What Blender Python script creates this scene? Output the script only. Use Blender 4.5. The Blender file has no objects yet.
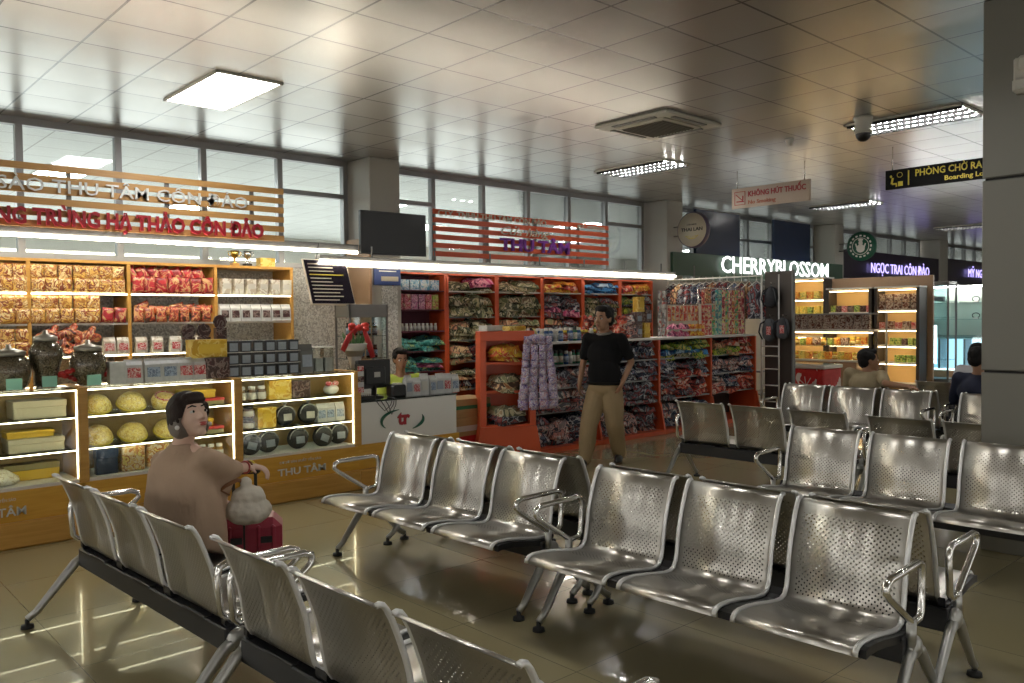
import bpy, bmesh, math, random
from mathutils import Vector, Matrix, noise
random.seed(7)
SC = bpy.context.scene
COL = SC.collection
PI = math.pi
R = math.radians
CZ = 3.62           # ceiling height
WY = 9.40           # window wall
# ------------------------------------------------------------------ object helpers
def tag(o, label=None, cat=None, group=None, kind=None):
    if label: o['label'] = label
    if cat: o['category'] = cat
    if group: o['group'] = group
    if kind: o['kind'] = kind
    return o
def empty(name, loc, rz=0, label=None, cat=None, group=None):
    o = bpy.data.objects.new(name, None); COL.objects.link(o)
    o.location = loc; o.rotation_euler = (0, 0, rz); o.empty_display_size = .1
    return tag(o, label, cat, group)
KIDS = {}
def adopt(c, p):
    c.parent = p; KIDS.setdefault(p.name, []).append(c)
def link(name, me, parent=None, loc=(0,0,0), rot=(0,0,0)):
    o = bpy.data.objects.new(name, me); COL.objects.link(o)
    o.location = loc; o.rotation_euler = rot
    if parent: adopt(o, parent)
    return o
def copy_tree(o, parent=None):
    c = o.copy(); COL.objects.link(c)
    if parent: adopt(c, parent)
    for ch in KIDS.get(o.name, []): copy_tree(ch, c)
    return c
class MB:
    """collects shapes for ONE mesh"""
    def __init__(s): s.v = []; s.f = []; s.sm = []; s.mi = []; s.uv = {}
    def add(s, vs, fs, smooth=False, mi=0):
        b = len(s.v); s.v += [tuple(v) for v in vs]
        for f in fs: s.f.append(tuple(b + i for i in f)); s.sm.append(smooth); s.mi.append(mi)
        return s
    def box(s, c, d, rot=None, bev=0, mi=0):
        hx, hy, hz = d[0]/2, d[1]/2, d[2]/2
        c = Vector(c); M = rot if rot is not None else Matrix.Identity(3)
        if bev <= 0:
            vs = [c + M @ Vector((x*hx, y*hy, z*hz)) for z in (-1,1) for y in (-1,1) for x in (-1,1)]
            return s.add(vs, [(0,2,3,1),(4,5,7,6),(0,1,5,4),(2,6,7,3),(0,4,6,2),(1,3,7,5)], mi=mi)
        bev = min(bev, hx*.98, hy*.98, hz*.98)
        vs = []; idx = {}
        for x in (-1,1):
            for y in (-1,1):
                for z in (-1,1):
                    for a in range(3):
                        p = [x*(hx-bev), y*(hy-bev), z*(hz-bev)]
                        p[a] = (x,y,z)[a]*(hx,hy,hz)[a]
                        idx[(x,y,z,a)] = len(vs); vs.append(c + M @ Vector(p))
        fs = []
        def quad(l):
            n = (vs[l[1]]-vs[l[0]]).cross(vs[l[2]]-vs[l[0]]); m = sum((vs[i] for i in l), Vector())/len(l) - c
            fs.append(tuple(l) if n.dot(m) > 0 else tuple(reversed(l)))
        for sg in (-1,1):
            quad([idx[(sg,a,b,0)] for a,b in ((-1,-1),(1,-1),(1,1),(-1,1))])
            quad([idx[(a,sg,b,1)] for a,b in ((-1,-1),(1,-1),(1,1),(-1,1))])
            quad([idx[(a,b,sg,2)] for a,b in ((-1,-1),(1,-1),(1,1),(-1,1))])
        for a in (-1,1):
            for b in (-1,1):
                quad([idx[(a,b,-1,0)], idx[(a,b,1,0)], idx[(a,b,1,1)], idx[(a,b,-1,1)]])
                quad([idx[(a,-1,b,0)], idx[(a,1,b,0)], idx[(a,1,b,2)], idx[(a,-1,b,2)]])
                quad([idx[(-1,a,b,1)], idx[(1,a,b,1)], idx[(1,a,b,2)], idx[(-1,a,b,2)]])
                for d_ in (-1,1): quad([idx[(a,b,d_,0)], idx[(a,b,d_,1)], idx[(a,b,d_,2)]])
        return s.add(vs, fs, mi=mi)
    def b2(s, x0, x1, y0, y1, z0, z1, bev=0, mi=0):
        return s.box(((x0+x1)/2,(y0+y1)/2,(z0+z1)/2), (abs(x1-x0),abs(y1-y0),abs(z1-z0)), None, bev, mi)
    def tube(s, pts, r, n=8, closed=False, flat=None, mi=0, smooth=True):
        """sweep along pts; r a number or list; flat=(ry) makes an oval section"""
        P = [Vector(p) for p in pts]; m = len(P)
        rs = r if isinstance(r, (list,tuple)) else [r]*m
        up = None; rings = []
        for i in range(m):
            a = P[(i-1) % m] if (i > 0 or closed) else P[i]
            b = P[(i+1) % m] if (i < m-1 or closed) else P[i]
            t = (b-a).normalized()
            if up is None:
                up = Vector((0,0,1)) if abs(t.z) < .9 else Vector((1,0,0))
            u = (up - t*up.dot(t)).normalized(); up = u; w = t.cross(u)
            fy = flat if flat else 1
            rings.append([P[i] + (u*math.cos(2*PI*k/n) + w*math.sin(2*PI*k/n)*fy)*rs[i] for k in range(n)])
        vs = [v for ring in rings for v in ring]; fs = []
        for i in range(m if closed else m-1):
            j = (i+1) % m
            for k in range(n): fs.append((i*n+k, i*n+(k+1)%n, j*n+(k+1)%n, j*n+k))
        if not closed:
            fs.append(tuple(reversed(range(n)))); fs.append(tuple((m-1)*n+k for k in range(n)))
        return s.add(vs, fs, smooth, mi)
    def lathe(s, prof, c=(0,0,0), n=16, mi=0, smooth=True, rot=None):
        c = Vector(c); vs = []; fs = []; m = len(prof); M = rot if rot is not None else Matrix.Identity(3)
        for r_, z in prof:
            for k in range(n): vs.append(c + M @ Vector((r_*math.cos(2*PI*k/n), r_*math.sin(2*PI*k/n), z)))
        for i in range(m-1):
            for k in range(n): fs.append((i*n+k, i*n+(k+1)%n, (i+1)*n+(k+1)%n, (i+1)*n+k))
        fs.append(tuple(reversed(range(n)))); fs.append(tuple((m-1)*n+k for k in range(n)))
        return s.add(vs, fs, smooth, mi)
    def ell(s, c, r, rot=None, n=14, mi=0):
        c = Vector(c); M = rot if rot is not None else Matrix.Identity(3)
        if not isinstance(r, (list,tuple)): r = (r,r,r)
        h = max(6, n//2+2); vs = [c + M @ Vector((0,0,-r[2]))]; fs = []
        for i in range(1, h):
            a = -PI/2 + PI*i/h
            for k in range(n):
                b = 2*PI*k/n
                vs.append(c + M @ Vector((r[0]*math.cos(a)*math.cos(b), r[1]*math.cos(a)*math.sin(b), r[2]*math.sin(a))))
        vs.append(c + M @ Vector((0,0,r[2]))); L = len(vs)-1
        for k in range(n): fs.append((0, 1+(k+1)%n, 1+k)); fs.append((L, L-n+k, L-n+(k+1)%n))
        for i in range(h-2):
            for k in range(n): fs.append((1+i*n+k, 1+i*n+(k+1)%n, 1+(i+1)*n+(k+1)%n, 1+(i+1)*n+k))
        return s.add(vs, fs, True, mi)
    def limb(s, chain, n=12):
        """chain of (point, radius): overlapping balls and tapered tubes, to be fused"""
        for (p, r_) in chain: s.ell(p, r_, n=n)
        for (a, ra), (b, rb) in zip(chain, chain[1:]): s.tube([a, b], [ra, rb], n)
        return s
    def prism(s, poly, depth, axis='y', off=0, mi=0, bevel=0):
        """poly of 2D points extruded: axis y -> poly in (x,z); axis x -> poly in (y,z); axis z -> (x,y)"""
        def P(a, b, d):
            return {'y': (a, d, b), 'x': (d, a, b), 'z': (a, b, d)}[axis]
        n = len(poly); vs = [P(a, b, off) for a, b in poly] + [P(a, b, off+depth) for a, b in poly]
        fs = [tuple(range(n)), tuple(reversed(range(n, 2*n)))] + [(i, i+n, (i+1)%n+n, (i+1)%n) for i in range(n)]
        return s.add(vs, fs, mi=mi)
    def mesh(s, name, mats):
        me = bpy.data.meshes.new(name); me.from_pydata(s.v, [], s.f)
        for m in (mats if isinstance(mats, (list,tuple)) else [mats]): me.materials.append(m)
        me.polygons.foreach_set('use_smooth', s.sm); me.polygons.foreach_set('material_index', s.mi)
        bm = bmesh.new(); bm.from_mesh(me); bmesh.ops.recalc_face_normals(bm, faces=bm.faces); bm.to_mesh(me); bm.free()
        me.update(); return me
    def build(s, name, mats, parent=None, loc=(0,0,0), rot=(0,0,0)):
        return link(name, s.mesh(name, mats), parent, loc, rot)
def fused(mb, name, mat, parent, org, voxel=.008, smooth=6, wob=0, wsc=8, keep=None):
    """fuse overlapping closed shapes into one continuous skin"""
    me = mb.mesh('tmp', mat); o = bpy.data.objects.new('tmp', me); COL.objects.link(o)
    m = o.modifiers.new('r', 'REMESH'); m.mode = 'VOXEL'; m.voxel_size = voxel; m.use_smooth_shade = True
    if smooth:
        q = o.modifiers.new('s', 'SMOOTH'); q.factor = .5; q.iterations = smooth
    dg = bpy.context.evaluated_depsgraph_get(); res = bpy.data.meshes.new_from_object(o.evaluated_get(dg))
    bpy.data.objects.remove(o)
    res.name = name; res.materials.clear(); res.materials.append(mat)
    org = Vector(org)
    for v in res.vertices:
        co = v.co.copy()
        if wob:
            co += v.normal * wob * noise.noise(co*wsc) + v.normal*wob*.5*noise.noise(co*wsc*2.3)
        v.co = co - org
    for p in res.polygons: p.use_smooth = True
    return link(name, res, parent)
def text_mesh(body, h, w=None, ext=.01, bold=0.0, mat=None, shear=0, name='lettering', cap=.73, sp=1.0):
    cu = bpy.data.curves.new(name, 'FONT'); cu.body = body; cu.size = h/cap; cu.extrude = ext; cu.offset = bold*h
    cu.shear = shear; cu.resolution_u = 2; cu.space_character = sp
    o = bpy.data.objects.new('tmp', cu); COL.objects.link(o)
    dg = bpy.context.evaluated_depsgraph_get(); me = bpy.data.meshes.new_from_object(o.evaluated_get(dg))
    bpy.data.objects.remove(o)
    xs = [v.co.x for v in me.vertices]; x0 = min(xs); W = max(xs)-x0
    k = (w/W) if w else 1
    for v in me.vertices: v.co.x = (v.co.x-x0)*k
    me.name = name; me.materials.clear(); me.materials.append(mat)
    return me
ROT_FRONT = (PI/2, 0, 0)            # reads towards +X, faces -Y
ROT_SIDE = (PI/2, 0, -PI/2)         # reads towards -Y, faces -X
# ------------------------------------------------------------------ materials
def newmat(name):
    m = bpy.data.materials.new(name); m.use_nodes = True
    nt = m.node_tree; return m, nt, nt.nodes['Principled BSDF']
def setp(b, **k):
    names = {'col':'Base Color','rough':'Roughness','metal':'Metallic','emi':'Emission Color','es':'Emission Strength','alpha':'Alpha','trans':'Transmission Weight','ior':'IOR','coat':'Coat Weight','spec':'Specular IOR Level','aniso':'Anisotropic'}
    for a, v in k.items():
        if a in ('col','emi') and len(v) == 3: v = (*v, 1)
        b.inputs[names[a]].default_value = v
def mat(name, col, rough=.5, metal=0, var=0, scale=30, bump=0, **k):
    m, nt, b = newmat(name); setp(b, col=col, rough=rough, metal=metal, **k)
    if var or bump:
        tc = nt.nodes.new('ShaderNodeTexCoord'); n = nt.nodes.new('ShaderNodeTexNoise'); n.inputs['Scale'].default_value = scale
        nt.links.new(tc.outputs['Object'], n.inputs['Vector'])
        if var:
            mx = nt.nodes.new('ShaderNodeMix'); mx.data_type = 'RGBA'
            mx.inputs[6].default_value = (*[c*(1-var) for c in col[:3]], 1); mx.inputs[7].default_value = (*[min(1,c*(1+var)) for c in col[:3]], 1)
            nt.links.new(n.outputs['Fac'], mx.inputs[0]); nt.links.new(mx.outputs[2], b.inputs['Base Color'])
        if bump:
            bp = nt.nodes.new('ShaderNodeBump'); bp.inputs['Strength'].default_value = bump; bp.inputs['Distance'].default_value = .01
            nt.links.new(n.outputs['Fac'], bp.inputs['Height']); nt.links.new(bp.outputs[0], b.inputs['Normal'])
    return m
def emit(name, col, s):
    m, nt, b = newmat(name); setp(b, col=(0,0,0), emi=col, es=s, rough=.6); return m
def pattern(name, cols, scale=14, rough=.7, kind='noise', stretch=(1,1,1), coat=0):
    """patchy print: constant ramp over noise or cells, shifted per object"""
    m, nt, b = newmat(name); setp(b, rough=rough)
    if coat: setp(b, coat=coat)
    tc = nt.nodes.new('ShaderNodeTexCoord'); mp = nt.nodes.new('ShaderNodeMapping'); mp.inputs['Scale'].default_value = stretch
    oi = nt.nodes.new('ShaderNodeObjectInfo'); mu = nt.nodes.new('ShaderNodeMath'); mu.operation = 'MULTIPLY'; mu.inputs[1].default_value = 50
    cx = nt.nodes.new('ShaderNodeCombineXYZ'); nt.links.new(oi.outputs['Random'], mu.inputs[0]); nt.links.new(mu.outputs[0], cx.inputs[0]); nt.links.new(mu.outputs[0], cx.inputs[2])
    nt.links.new(tc.outputs['Object'], mp.inputs[0]); nt.links.new(cx.outputs[0], mp.inputs['Location'])
    rp = nt.nodes.new('ShaderNodeValToRGB'); rp.color_ramp.interpolation = 'CONSTANT'
    if kind == 'noise':
        n = nt.nodes.new('ShaderNodeTexNoise'); n.inputs['Scale'].default_value = scale; n.inputs['Detail'].default_value = 3; n.inputs['Distortion'].default_value = 1.2
        src = n.outputs['Fac']; lo, hi = .32, .68
    else:
        n = nt.nodes.new('ShaderNodeTexVoronoi'); n.inputs['Scale'].default_value = scale
        sx = nt.nodes.new('ShaderNodeSeparateColor'); nt.links.new(n.outputs['Color'], sx.inputs[0]); src = sx.outputs[0]; lo, hi = 0, 1
    nt.links.new(mp.outputs[0], n.inputs['Vector']); nt.links.new(src, rp.inputs[0])
    el = rp.color_ramp.elements; k = len(cols)
    el[0].position = 0; el[0].color = (*cols[0], 1); el[1].position = lo + (hi-lo)*(1)/k; el[1].color = (*cols[1], 1)
    for i in range(2, k):
        e = el.new(lo + (hi-lo)*i/k); e.color = (*cols[i], 1)
    nt.links.new(rp.outputs[0], b.inputs['Base Color']); return m
def glass(name, tint=(.9,.95,.95), a=.12, rough=.03):
    m, nt, b = newmat(name); nt.nodes.remove(b)
    out = [n for n in nt.nodes if n.type == 'OUTPUT_MATERIAL'][0]
    t = nt.nodes.new('ShaderNodeBsdfTransparent'); t.inputs[0].default_value = (*tint, 1)
    g = nt.nodes.new('ShaderNodeBsdfGlossy'); g.inputs['Roughness'].default_value = rough
    fr = nt.nodes.new('ShaderNodeFresnel'); fr.inputs[0].default_value = 1.45
    ad = nt.nodes.new('ShaderNodeMath'); ad.operation = 'MULTIPLY_ADD'; ad.inputs[1].default_value = .8; ad.inputs[2].default_value = a*.2
    nt.links.new(fr.outputs[0], ad.inputs[0])
    mx = nt.nodes.new('ShaderNodeMixShader'); nt.links.new(ad.outputs[0], mx.inputs[0]); nt.links.new(t.outputs[0], mx.inputs[1]); nt.links.new(g.outputs[0], mx.inputs[2])
    nt.links.new(mx.outputs[0], out.inputs[0]); return m
def math_node(nt, op, a, b=None, c=None):
    n = nt.nodes.new('ShaderNodeMath'); n.operation = op
    for i, v in enumerate((a, b, c)):
        if v is None: continue
        if isinstance(v, (int, float)): n.inputs[i].default_value = v
        else: nt.links.new(v, n.inputs[i])
    return n.outputs[0]
def grid_mat(name, size, ox, oy, gap, col, seam, rough, metal, tilt=0, pillow=0, var=.06, rvar=0, spec=.5, coat=0, crough=.05):
    """square panels or tiles from object coordinates: seams, a slight tilt and pillow of each panel"""
    m, nt, b = newmat(name); setp(b, rough=rough, metal=metal, spec=spec, coat=coat); b.inputs['Coat Roughness'].default_value = crough
    tc = nt.nodes.new('ShaderNodeTexCoord'); sp = nt.nodes.new('ShaderNodeSeparateXYZ'); nt.links.new(tc.outputs['Object'], sp.inputs[0])
    ux = math_node(nt, 'DIVIDE', math_node(nt, 'SUBTRACT', sp.outputs[0], ox), size); uy = math_node(nt, 'DIVIDE', math_node(nt, 'SUBTRACT', sp.outputs[1], oy), size)
    fx = math_node(nt, 'FRACT', ux); fy = math_node(nt, 'FRACT', uy)
    ex = math_node(nt, 'MINIMUM', fx, math_node(nt, 'SUBTRACT', 1, fx)); ey = math_node(nt, 'MINIMUM', fy, math_node(nt, 'SUBTRACT', 1, fy))
    e = math_node(nt, 'MINIMUM', ex, ey); line = math_node(nt, 'LESS_THAN', e, gap/size/2)
    cx = nt.nodes.new('ShaderNodeCombineXYZ'); nt.links.new(math_node(nt, 'FLOOR', ux), cx.inputs[0]); nt.links.new(math_node(nt, 'FLOOR', uy), cx.inputs[1])
    wn = nt.nodes.new('ShaderNodeTexWhiteNoise'); nt.links.new(cx.outputs[0], wn.inputs['Vector'])
    sc = nt.nodes.new('ShaderNodeSeparateColor'); nt.links.new(wn.outputs['Color'], sc.inputs[0])
    m1 = nt.nodes.new('ShaderNodeMix'); m1.data_type = 'RGBA'; m1.inputs[6].default_value = (*[c*(1-var) for c in col], 1); m1.inputs[7].default_value = (*[c*(1+var) for c in col], 1)
    nt.links.new(sc.outputs[2], m1.inputs[0])
    m2 = nt.nodes.new('ShaderNodeMix'); m2.data_type = 'RGBA'; nt.links.new(line, m2.inputs[0]); nt.links.new(m1.outputs[2], m2.inputs[6]); m2.inputs[7].default_value = (*seam, 1)
    nt.links.new(m2.outputs[2], b.inputs['Base Color'])
    # height = tilt per panel + pillow near the edges + seam
    dx = math_node(nt, 'MULTIPLY', math_node(nt, 'SUBTRACT', fx, .5), math_node(nt, 'SUBTRACT', sc.outputs[0], .5))
    dy = math_node(nt, 'MULTIPLY', math_node(nt, 'SUBTRACT', fy, .5), math_node(nt, 'SUBTRACT', sc.outputs[1], .5))
    h = math_node(nt, 'MULTIPLY', math_node(nt, 'ADD', dx, dy), tilt)
    px = math_node(nt, 'POWER', math_node(nt, 'ABSOLUTE', math_node(nt, 'SUBTRACT', fx, .5)), 2); py = math_node(nt, 'POWER', math_node(nt, 'ABSOLUTE', math_node(nt, 'SUBTRACT', fy, .5)), 2)
    h = math_node(nt, 'SUBTRACT', h, math_node(nt, 'MULTIPLY', math_node(nt, 'ADD', px, py), pillow))
    bp = nt.nodes.new('ShaderNodeBump'); bp.inputs['Strength'].default_value = 1; bp.inputs['Distance'].default_value = 1
    nt.links.new(h, bp.inputs['Height'])
    if tilt or pillow: nt.links.new(bp.outputs[0], b.inputs['Normal'])
    if rvar:
        n = nt.nodes.new('ShaderNodeTexNoise'); n.inputs['Scale'].default_value = 1.3; nt.links.new(tc.outputs['Object'], n.inputs['Vector'])
        nt.links.new(math_node(nt, 'MULTIPLY_ADD', n.outputs['Fac'], rvar, rough-rvar/2), b.inputs['Roughness'])
    return m
def perforated(name):
    """brushed steel sheet with staggered round holes driven by UV in metres"""
    m, nt, b = newmat(name); setp(b, col=(.54,.515,.47), rough=.29, metal=.93)
    uv = nt.nodes.new('ShaderNodeUVMap'); sp = nt.nodes.new('ShaderNodeSeparateXYZ'); nt.links.new(uv.outputs[0], sp.inputs[0])
    p = .0235
    def dist(off):
        fx = math_node(nt, 'SUBTRACT', math_node(nt, 'FRACT', math_node(nt, 'ADD', math_node(nt, 'DIVIDE', sp.outputs[0], p), off)), .5)
        fy = math_node(nt, 'SUBTRACT', math_node(nt, 'FRACT', math_node(nt, 'ADD', math_node(nt, 'DIVIDE', sp.outputs[1], p), off)), .5)
        return math_node(nt, 'SQRT', math_node(nt, 'ADD', math_node(nt, 'MULTIPLY', fx, fx), math_node(nt, 'MULTIPLY', fy, fy)))
    hole = math_node(nt, 'LESS_THAN', math_node(nt, 'MINIMUM', dist(0), dist(.5)), .172)
    inx = math_node(nt, 'LESS_THAN', math_node(nt, 'ABSOLUTE', sp.outputs[0]), .205)
    v = sp.outputs[1]
    def band(a, c): return math_node(nt, 'MULTIPLY', math_node(nt, 'GREATER_THAN', v, a), math_node(nt, 'LESS_THAN', v, c))
    area = math_node(nt, 'MAXIMUM', band(.27, .38), math_node(nt, 'MAXIMUM', band(.465, .60), band(.60, .81)))
    al = math_node(nt, 'SUBTRACT', 1, math_node(nt, 'MULTIPLY', hole, math_node(nt, 'MULTIPLY', inx, area)))
    nt.links.new(al, b.inputs['Alpha'])
    return m
def wood(name, c1, c2, rough=.4, scale=3, axis=0):
    m, nt, b = newmat(name); setp(b, rough=rough)
    tc = nt.nodes.new('ShaderNodeTexCoord'); mp = nt.nodes.new('ShaderNodeMapping'); s = [14,14,14]; s[axis] = 1.2; mp.inputs['Scale'].default_value = s
    n = nt.nodes.new('ShaderNodeTexNoise'); n.inputs['Scale'].default_value = scale; n.inputs['Detail'].default_value = 4; n.inputs['Distortion'].default_value = .6
    rp = nt.nodes.new('ShaderNodeValToRGB'); rp.color_ramp.elements[0].color = (*c1,1); rp.color_ramp.elements[1].color = (*c2,1); rp.color_ramp.elements[0].position = .3; rp.color_ramp.elements[1].position = .7
    nt.links.new(tc.outputs['Object'], mp.inputs[0]); nt.links.new(mp.outputs[0], n.inputs[0]); nt.links.new(n.outputs['Fac'], rp.inputs[0]); nt.links.new(rp.outputs[0], b.inputs['Base Color'])
    return m
M = {}
M['ceil'] = grid_mat('ceiling_panels', .6, -.005, .00, .018, (.37,.35,.32), (.03,.028,.025), .30, .50, tilt=.003, pillow=.010, var=.05, rvar=.06, coat=.7, crough=.24)
M['ceil2'] = grid_mat('ceiling_panels_beyond', .6, -.005, .00, .014, (.80,.81,.79), (.42,.42,.41), .5, .0, tilt=.004, pillow=.01, var=.03)
M['floor'] = grid_mat('floor_tiles', .8, .25, .10, .004, (.37,.315,.175), (.16,.14,.09), .17, 0, tilt=.0008, pillow=.0, var=.05, rvar=.10, spec=.6, coat=.3, crough=.02)
M['floor2'] = mat('floor_beyond', (.45,.45,.44), .5)
M['wall'] = mat('wall_paint', (.55,.52,.46), .7, var=.03, scale=4)
M['colmat'] = mat('column_paint', (.44,.42,.37), .5, var=.03, scale=5)
M['colpanel'] = mat('column_panel', (.185,.178,.150), .42, metal=.25, var=.02, scale=3)
M['joint'] = mat('joint_black', (.015,.015,.015), .8)
M['alu'] = mat('grey_aluminium', (.30,.30,.30), .4, metal=.6)
M['alud'] = mat('dark_grey_trim', (.19,.19,.185), .5, metal=.3)
M['glass'] = glass('clear_glass'); M['gcase'] = glass('case_glass', (.92,.95,.93), .05, .02); M['gblue'] = glass('bluish_glass', (.80,.92,.95), .1)
M['steel'] = perforated('perforated_steel'); M['chrome'] = mat('chrome', (.78,.77,.75), .16, metal=1); M['chromeb'] = mat('satin_chrome', (.80,.80,.79), .38, metal=.6)
M['cast'] = mat('cast_aluminium', (.42,.42,.40), .34, metal=.85)
M['black'] = mat('black_steel', (.012,.012,.014), .38); M['rubber'] = mat('black_rubber', (.01,.01,.01), .7)
M['lamp'] = emit('lamp_panel', (1,.985,.95), 12); M['lamp2'] = emit('lamp_tubes', (1,.985,.95), 44)
M['led'] = emit('led_strip', (1,.90,.72), 19); M['ledc'] = emit('led_strip_case', (1,.90,.62), 7.5); M['ledw'] = emit('led_warm', (1,.76,.42), 10)
M['lampb'] = emit('lamp_beyond', (1,1,.97), 36)
M['wood'] = wood('amber_wood', (.52,.27,.055), (.62,.34,.08)); M['woodd'] = wood('amber_wood_plinth', (.62,.32,.04), (.72,.40,.06), .3)
M['slat'] = wood('sign_slat_wood', (.46,.24,.075), (.54,.30,.10))
M['slatr'] = mat('sign_slat_red', (.66,.10,.035), .4); M['orange'] = mat('orange_red_lacquer', (.62,.095,.03), .38, var=.05, scale=5)
M['white'] = mat('white_laminate', (.82,.81,.78), .35); M['offw'] = mat('off_white_plastic', (.58,.56,.50), .5); M['shelfw'] = mat('shelf_white', (.72,.70,.66), .4)
M['dglass'] = mat('dark_counter_top', (.03,.035,.03), .15); M['screen'] = mat('dark_screen', (.018,.019,.02), .22); M['bezel'] = mat('black_bezel', (.01,.01,.01), .35)
M['maroon'] = mat('maroon_back_panel', (.10,.018,.035), .6)
M['tilew'] = pattern('speckled_mosaic', [(.38,.38,.36),(.58,.58,.55),(.72,.72,.69),(.48,.47,.44),(.64,.63,.58)], 60, .4, 'cell')
M['letw'] = mat('silver_letters', (.75,.75,.72), .3, metal=.3); M['letr'] = mat('red_letters', (.36,.015,.025), .35); M['letp'] = mat('violet_letters', (.20,.03,.32), .4)
M['letgold'] = mat('gold_letters', (.72,.58,.06), .5); M['lety'] = mat('cream_letters', (.85,.82,.75), .5); M['letmaroon'] = mat('dull_red_letters', (.45,.10,.05), .5)
M['elet'] = emit('lit_white_letters', (1,1,1), 1.5); M['epur'] = emit('lit_violet_letters', (.45,.38,1), 1.3)
M['green'] = mat('dark_green_board', (.035,.085,.05), .5); M['navy'] = mat('navy_panel', (.012,.022,.055), .22); M['blackboard'] = mat('black_violet_board', (.016,.010,.022), .3)
M['bronze'] = mat('dark_bronze_panel', (.045,.035,.030), .5); M['tan'] = mat('tan_partition', (.42,.27,.16), .5, var=.04)
M['yellowp'] = mat('warm_back_panel', (.72,.48,.20), .5); M['gdisc'] = mat('sign_green', (.01,.10,.055), .4); M['cream'] = mat('cream_sign_face', (.62,.55,.43), .4)
M['blue'] = mat('blue_sign', (.02,.05,.22), .4)
# ------------------------------------------------------------------ room shell
def struct(name, mb, m, parent=None):
    o = mb.build(name, m, parent)
    if not parent: o['kind'] = 'structure'
    return o
X0, X1, Y0 = -7.0, 34.0, -8.0
struct('floor', MB().b2(X0, X1, Y0, WY+.1, -.1, 0), M['floor'])
struct('ceiling', MB().b2(X0, X1, Y0, WY+.05, CZ, CZ+.1), M['ceil'])
struct('wall_right', MB().b2(X1, X1+.1, Y0, WY, 0, CZ), M['wall'])
# glazed sides of the hall behind and left of the viewer: daylight comes in through them
mb = MB().b2(X0, X1, Y0-.15, Y0, 0, .9).b2(X0, X1, Y0-.15, Y0, 2.6, CZ)
for k in range(22): x = X0 + k*(X1-X0)/21; mb.b2(x-.45, x+.45, Y0-.15, Y0, .9, 2.6)
struct('wall_front', mb, M['wall'])
mb = MB().b2(X0-.15, X0, Y0, WY, 0, .9).b2(X0-.15, X0, Y0, WY, 3.0, CZ)
for k in range(10): y = Y0 + k*(WY-Y0)/9; mb.b2(X0-.15, X0, y-.5, y+.5, .9, 3.0)
struct('wall_left', mb, M['wall'])
# the hall beyond the glass wall
struct('floor_beyond', MB().b2(X0, 44, WY+.2, 19, -.1, 0), M['floor2'])
struct('ceiling_beyond', MB().b2(X0, 44, WY+.1, 19, CZ, CZ+.1), M['ceil2'])
mb = MB().b2(X0, 44, 19, 19.1, 2.3, CZ).b2(X0, 44, 19, 19.1, 0, .1)
for k in range(26): mb.b2(X0+k*2.04-.06, X0+k*2.04+.06, 19, 19.1, .1, 2.3)
struct('wall_beyond', mb, M['wall'])
# window wall
struct('wall_back', MB().b2(X0, X1, WY, WY+.15, 0, 2.22), M['wall'])
mull = [[-2.6,-1.68,-.75,.18,1.08,1.96,2.89,3.81,4.75,5.66], [6.25,7.08,8.01,8.93,9.85,10.77,11.74], [12.35,13.3,14.25,15.2,16.15,17.1,17.95], [18.5,19.4,20.3,21.2,22.1,23,23.95], [24.7,25.6,26.5,27.4,28.3,29.2,30.1]]
for i, xs in enumerate(mull):
    f = MB()
    for x in xs: f.b2(x-.032, x+.032, WY-.03, WY+.06, 2.22, CZ)
    a, b = xs[0]-.03, xs[-1]+.03
    if i == 0: f.b2(4.75, b, WY-.028, WY+.058, 3.13, 3.19)
    elif i == 1: f.b2(a, 7.08, WY-.028, WY+.058, 3.15, 3.21).b2(10.77, b, WY-.028, WY+.058, 3.15, 3.21)
    else: f.b2(a, b, WY-.028, WY+.058, 3.10, 3.16)
    f.b2(a, b, WY-.035, WY+.062, CZ-.075, CZ).b2(a, b, WY-.033, WY+.062, 2.22, 2.28)
    w = struct('window_%d' % (i+1), f, M['alu'])
    g = MB().b2(a, b, WY+.01, WY+.02, 2.25, CZ-.03).build('pane', M['glass'], w)
# columns on the window wall
for i, (a, b) in enumerate(((5.71,6.17),(11.81,12.27),(18.0,18.42),(24.1,24.66),(-.44,.02))):
    struct('column_%d' % (i+1), MB().b2(a, b, 8.88, WY+.05, 0, CZ, .012), M['colmat'])
# clad column in the seating area
mb = MB()
for z0, z1 in ((0,1.185),(1.2,2.45),(2.465,CZ)): mb.b2(6.0, 6.72, 1.22, 1.95, z0, z1, .006)
c = struct('column_clad', mb, M['colpanel']); MB().b2(6.015, 6.705, 1.235, 1.935, 0, CZ).build('joint_core', M['joint'], c)
for (x, y) in ((6.0,-4.8),(12.2,1.22),(18.4,1.22)): struct('column_inner', MB().b2(x, x+.72, y, y+.73, 0, CZ, .01), M['colpanel'])
mb = MB(); mb.b2(5.94,6.0,1.60,1.74,3.10,3.21,.02); mb.b2(5.92,6.0,1.66,1.76,2.97,3.07,.02); mb.b2(5.955,6.0,1.62,1.76,3.02,3.2,.01)
o = mb.build('emergency_light', M['offw']); tag(o, 'white emergency light fixed high on the grey clad column', 'emergency light')
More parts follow.
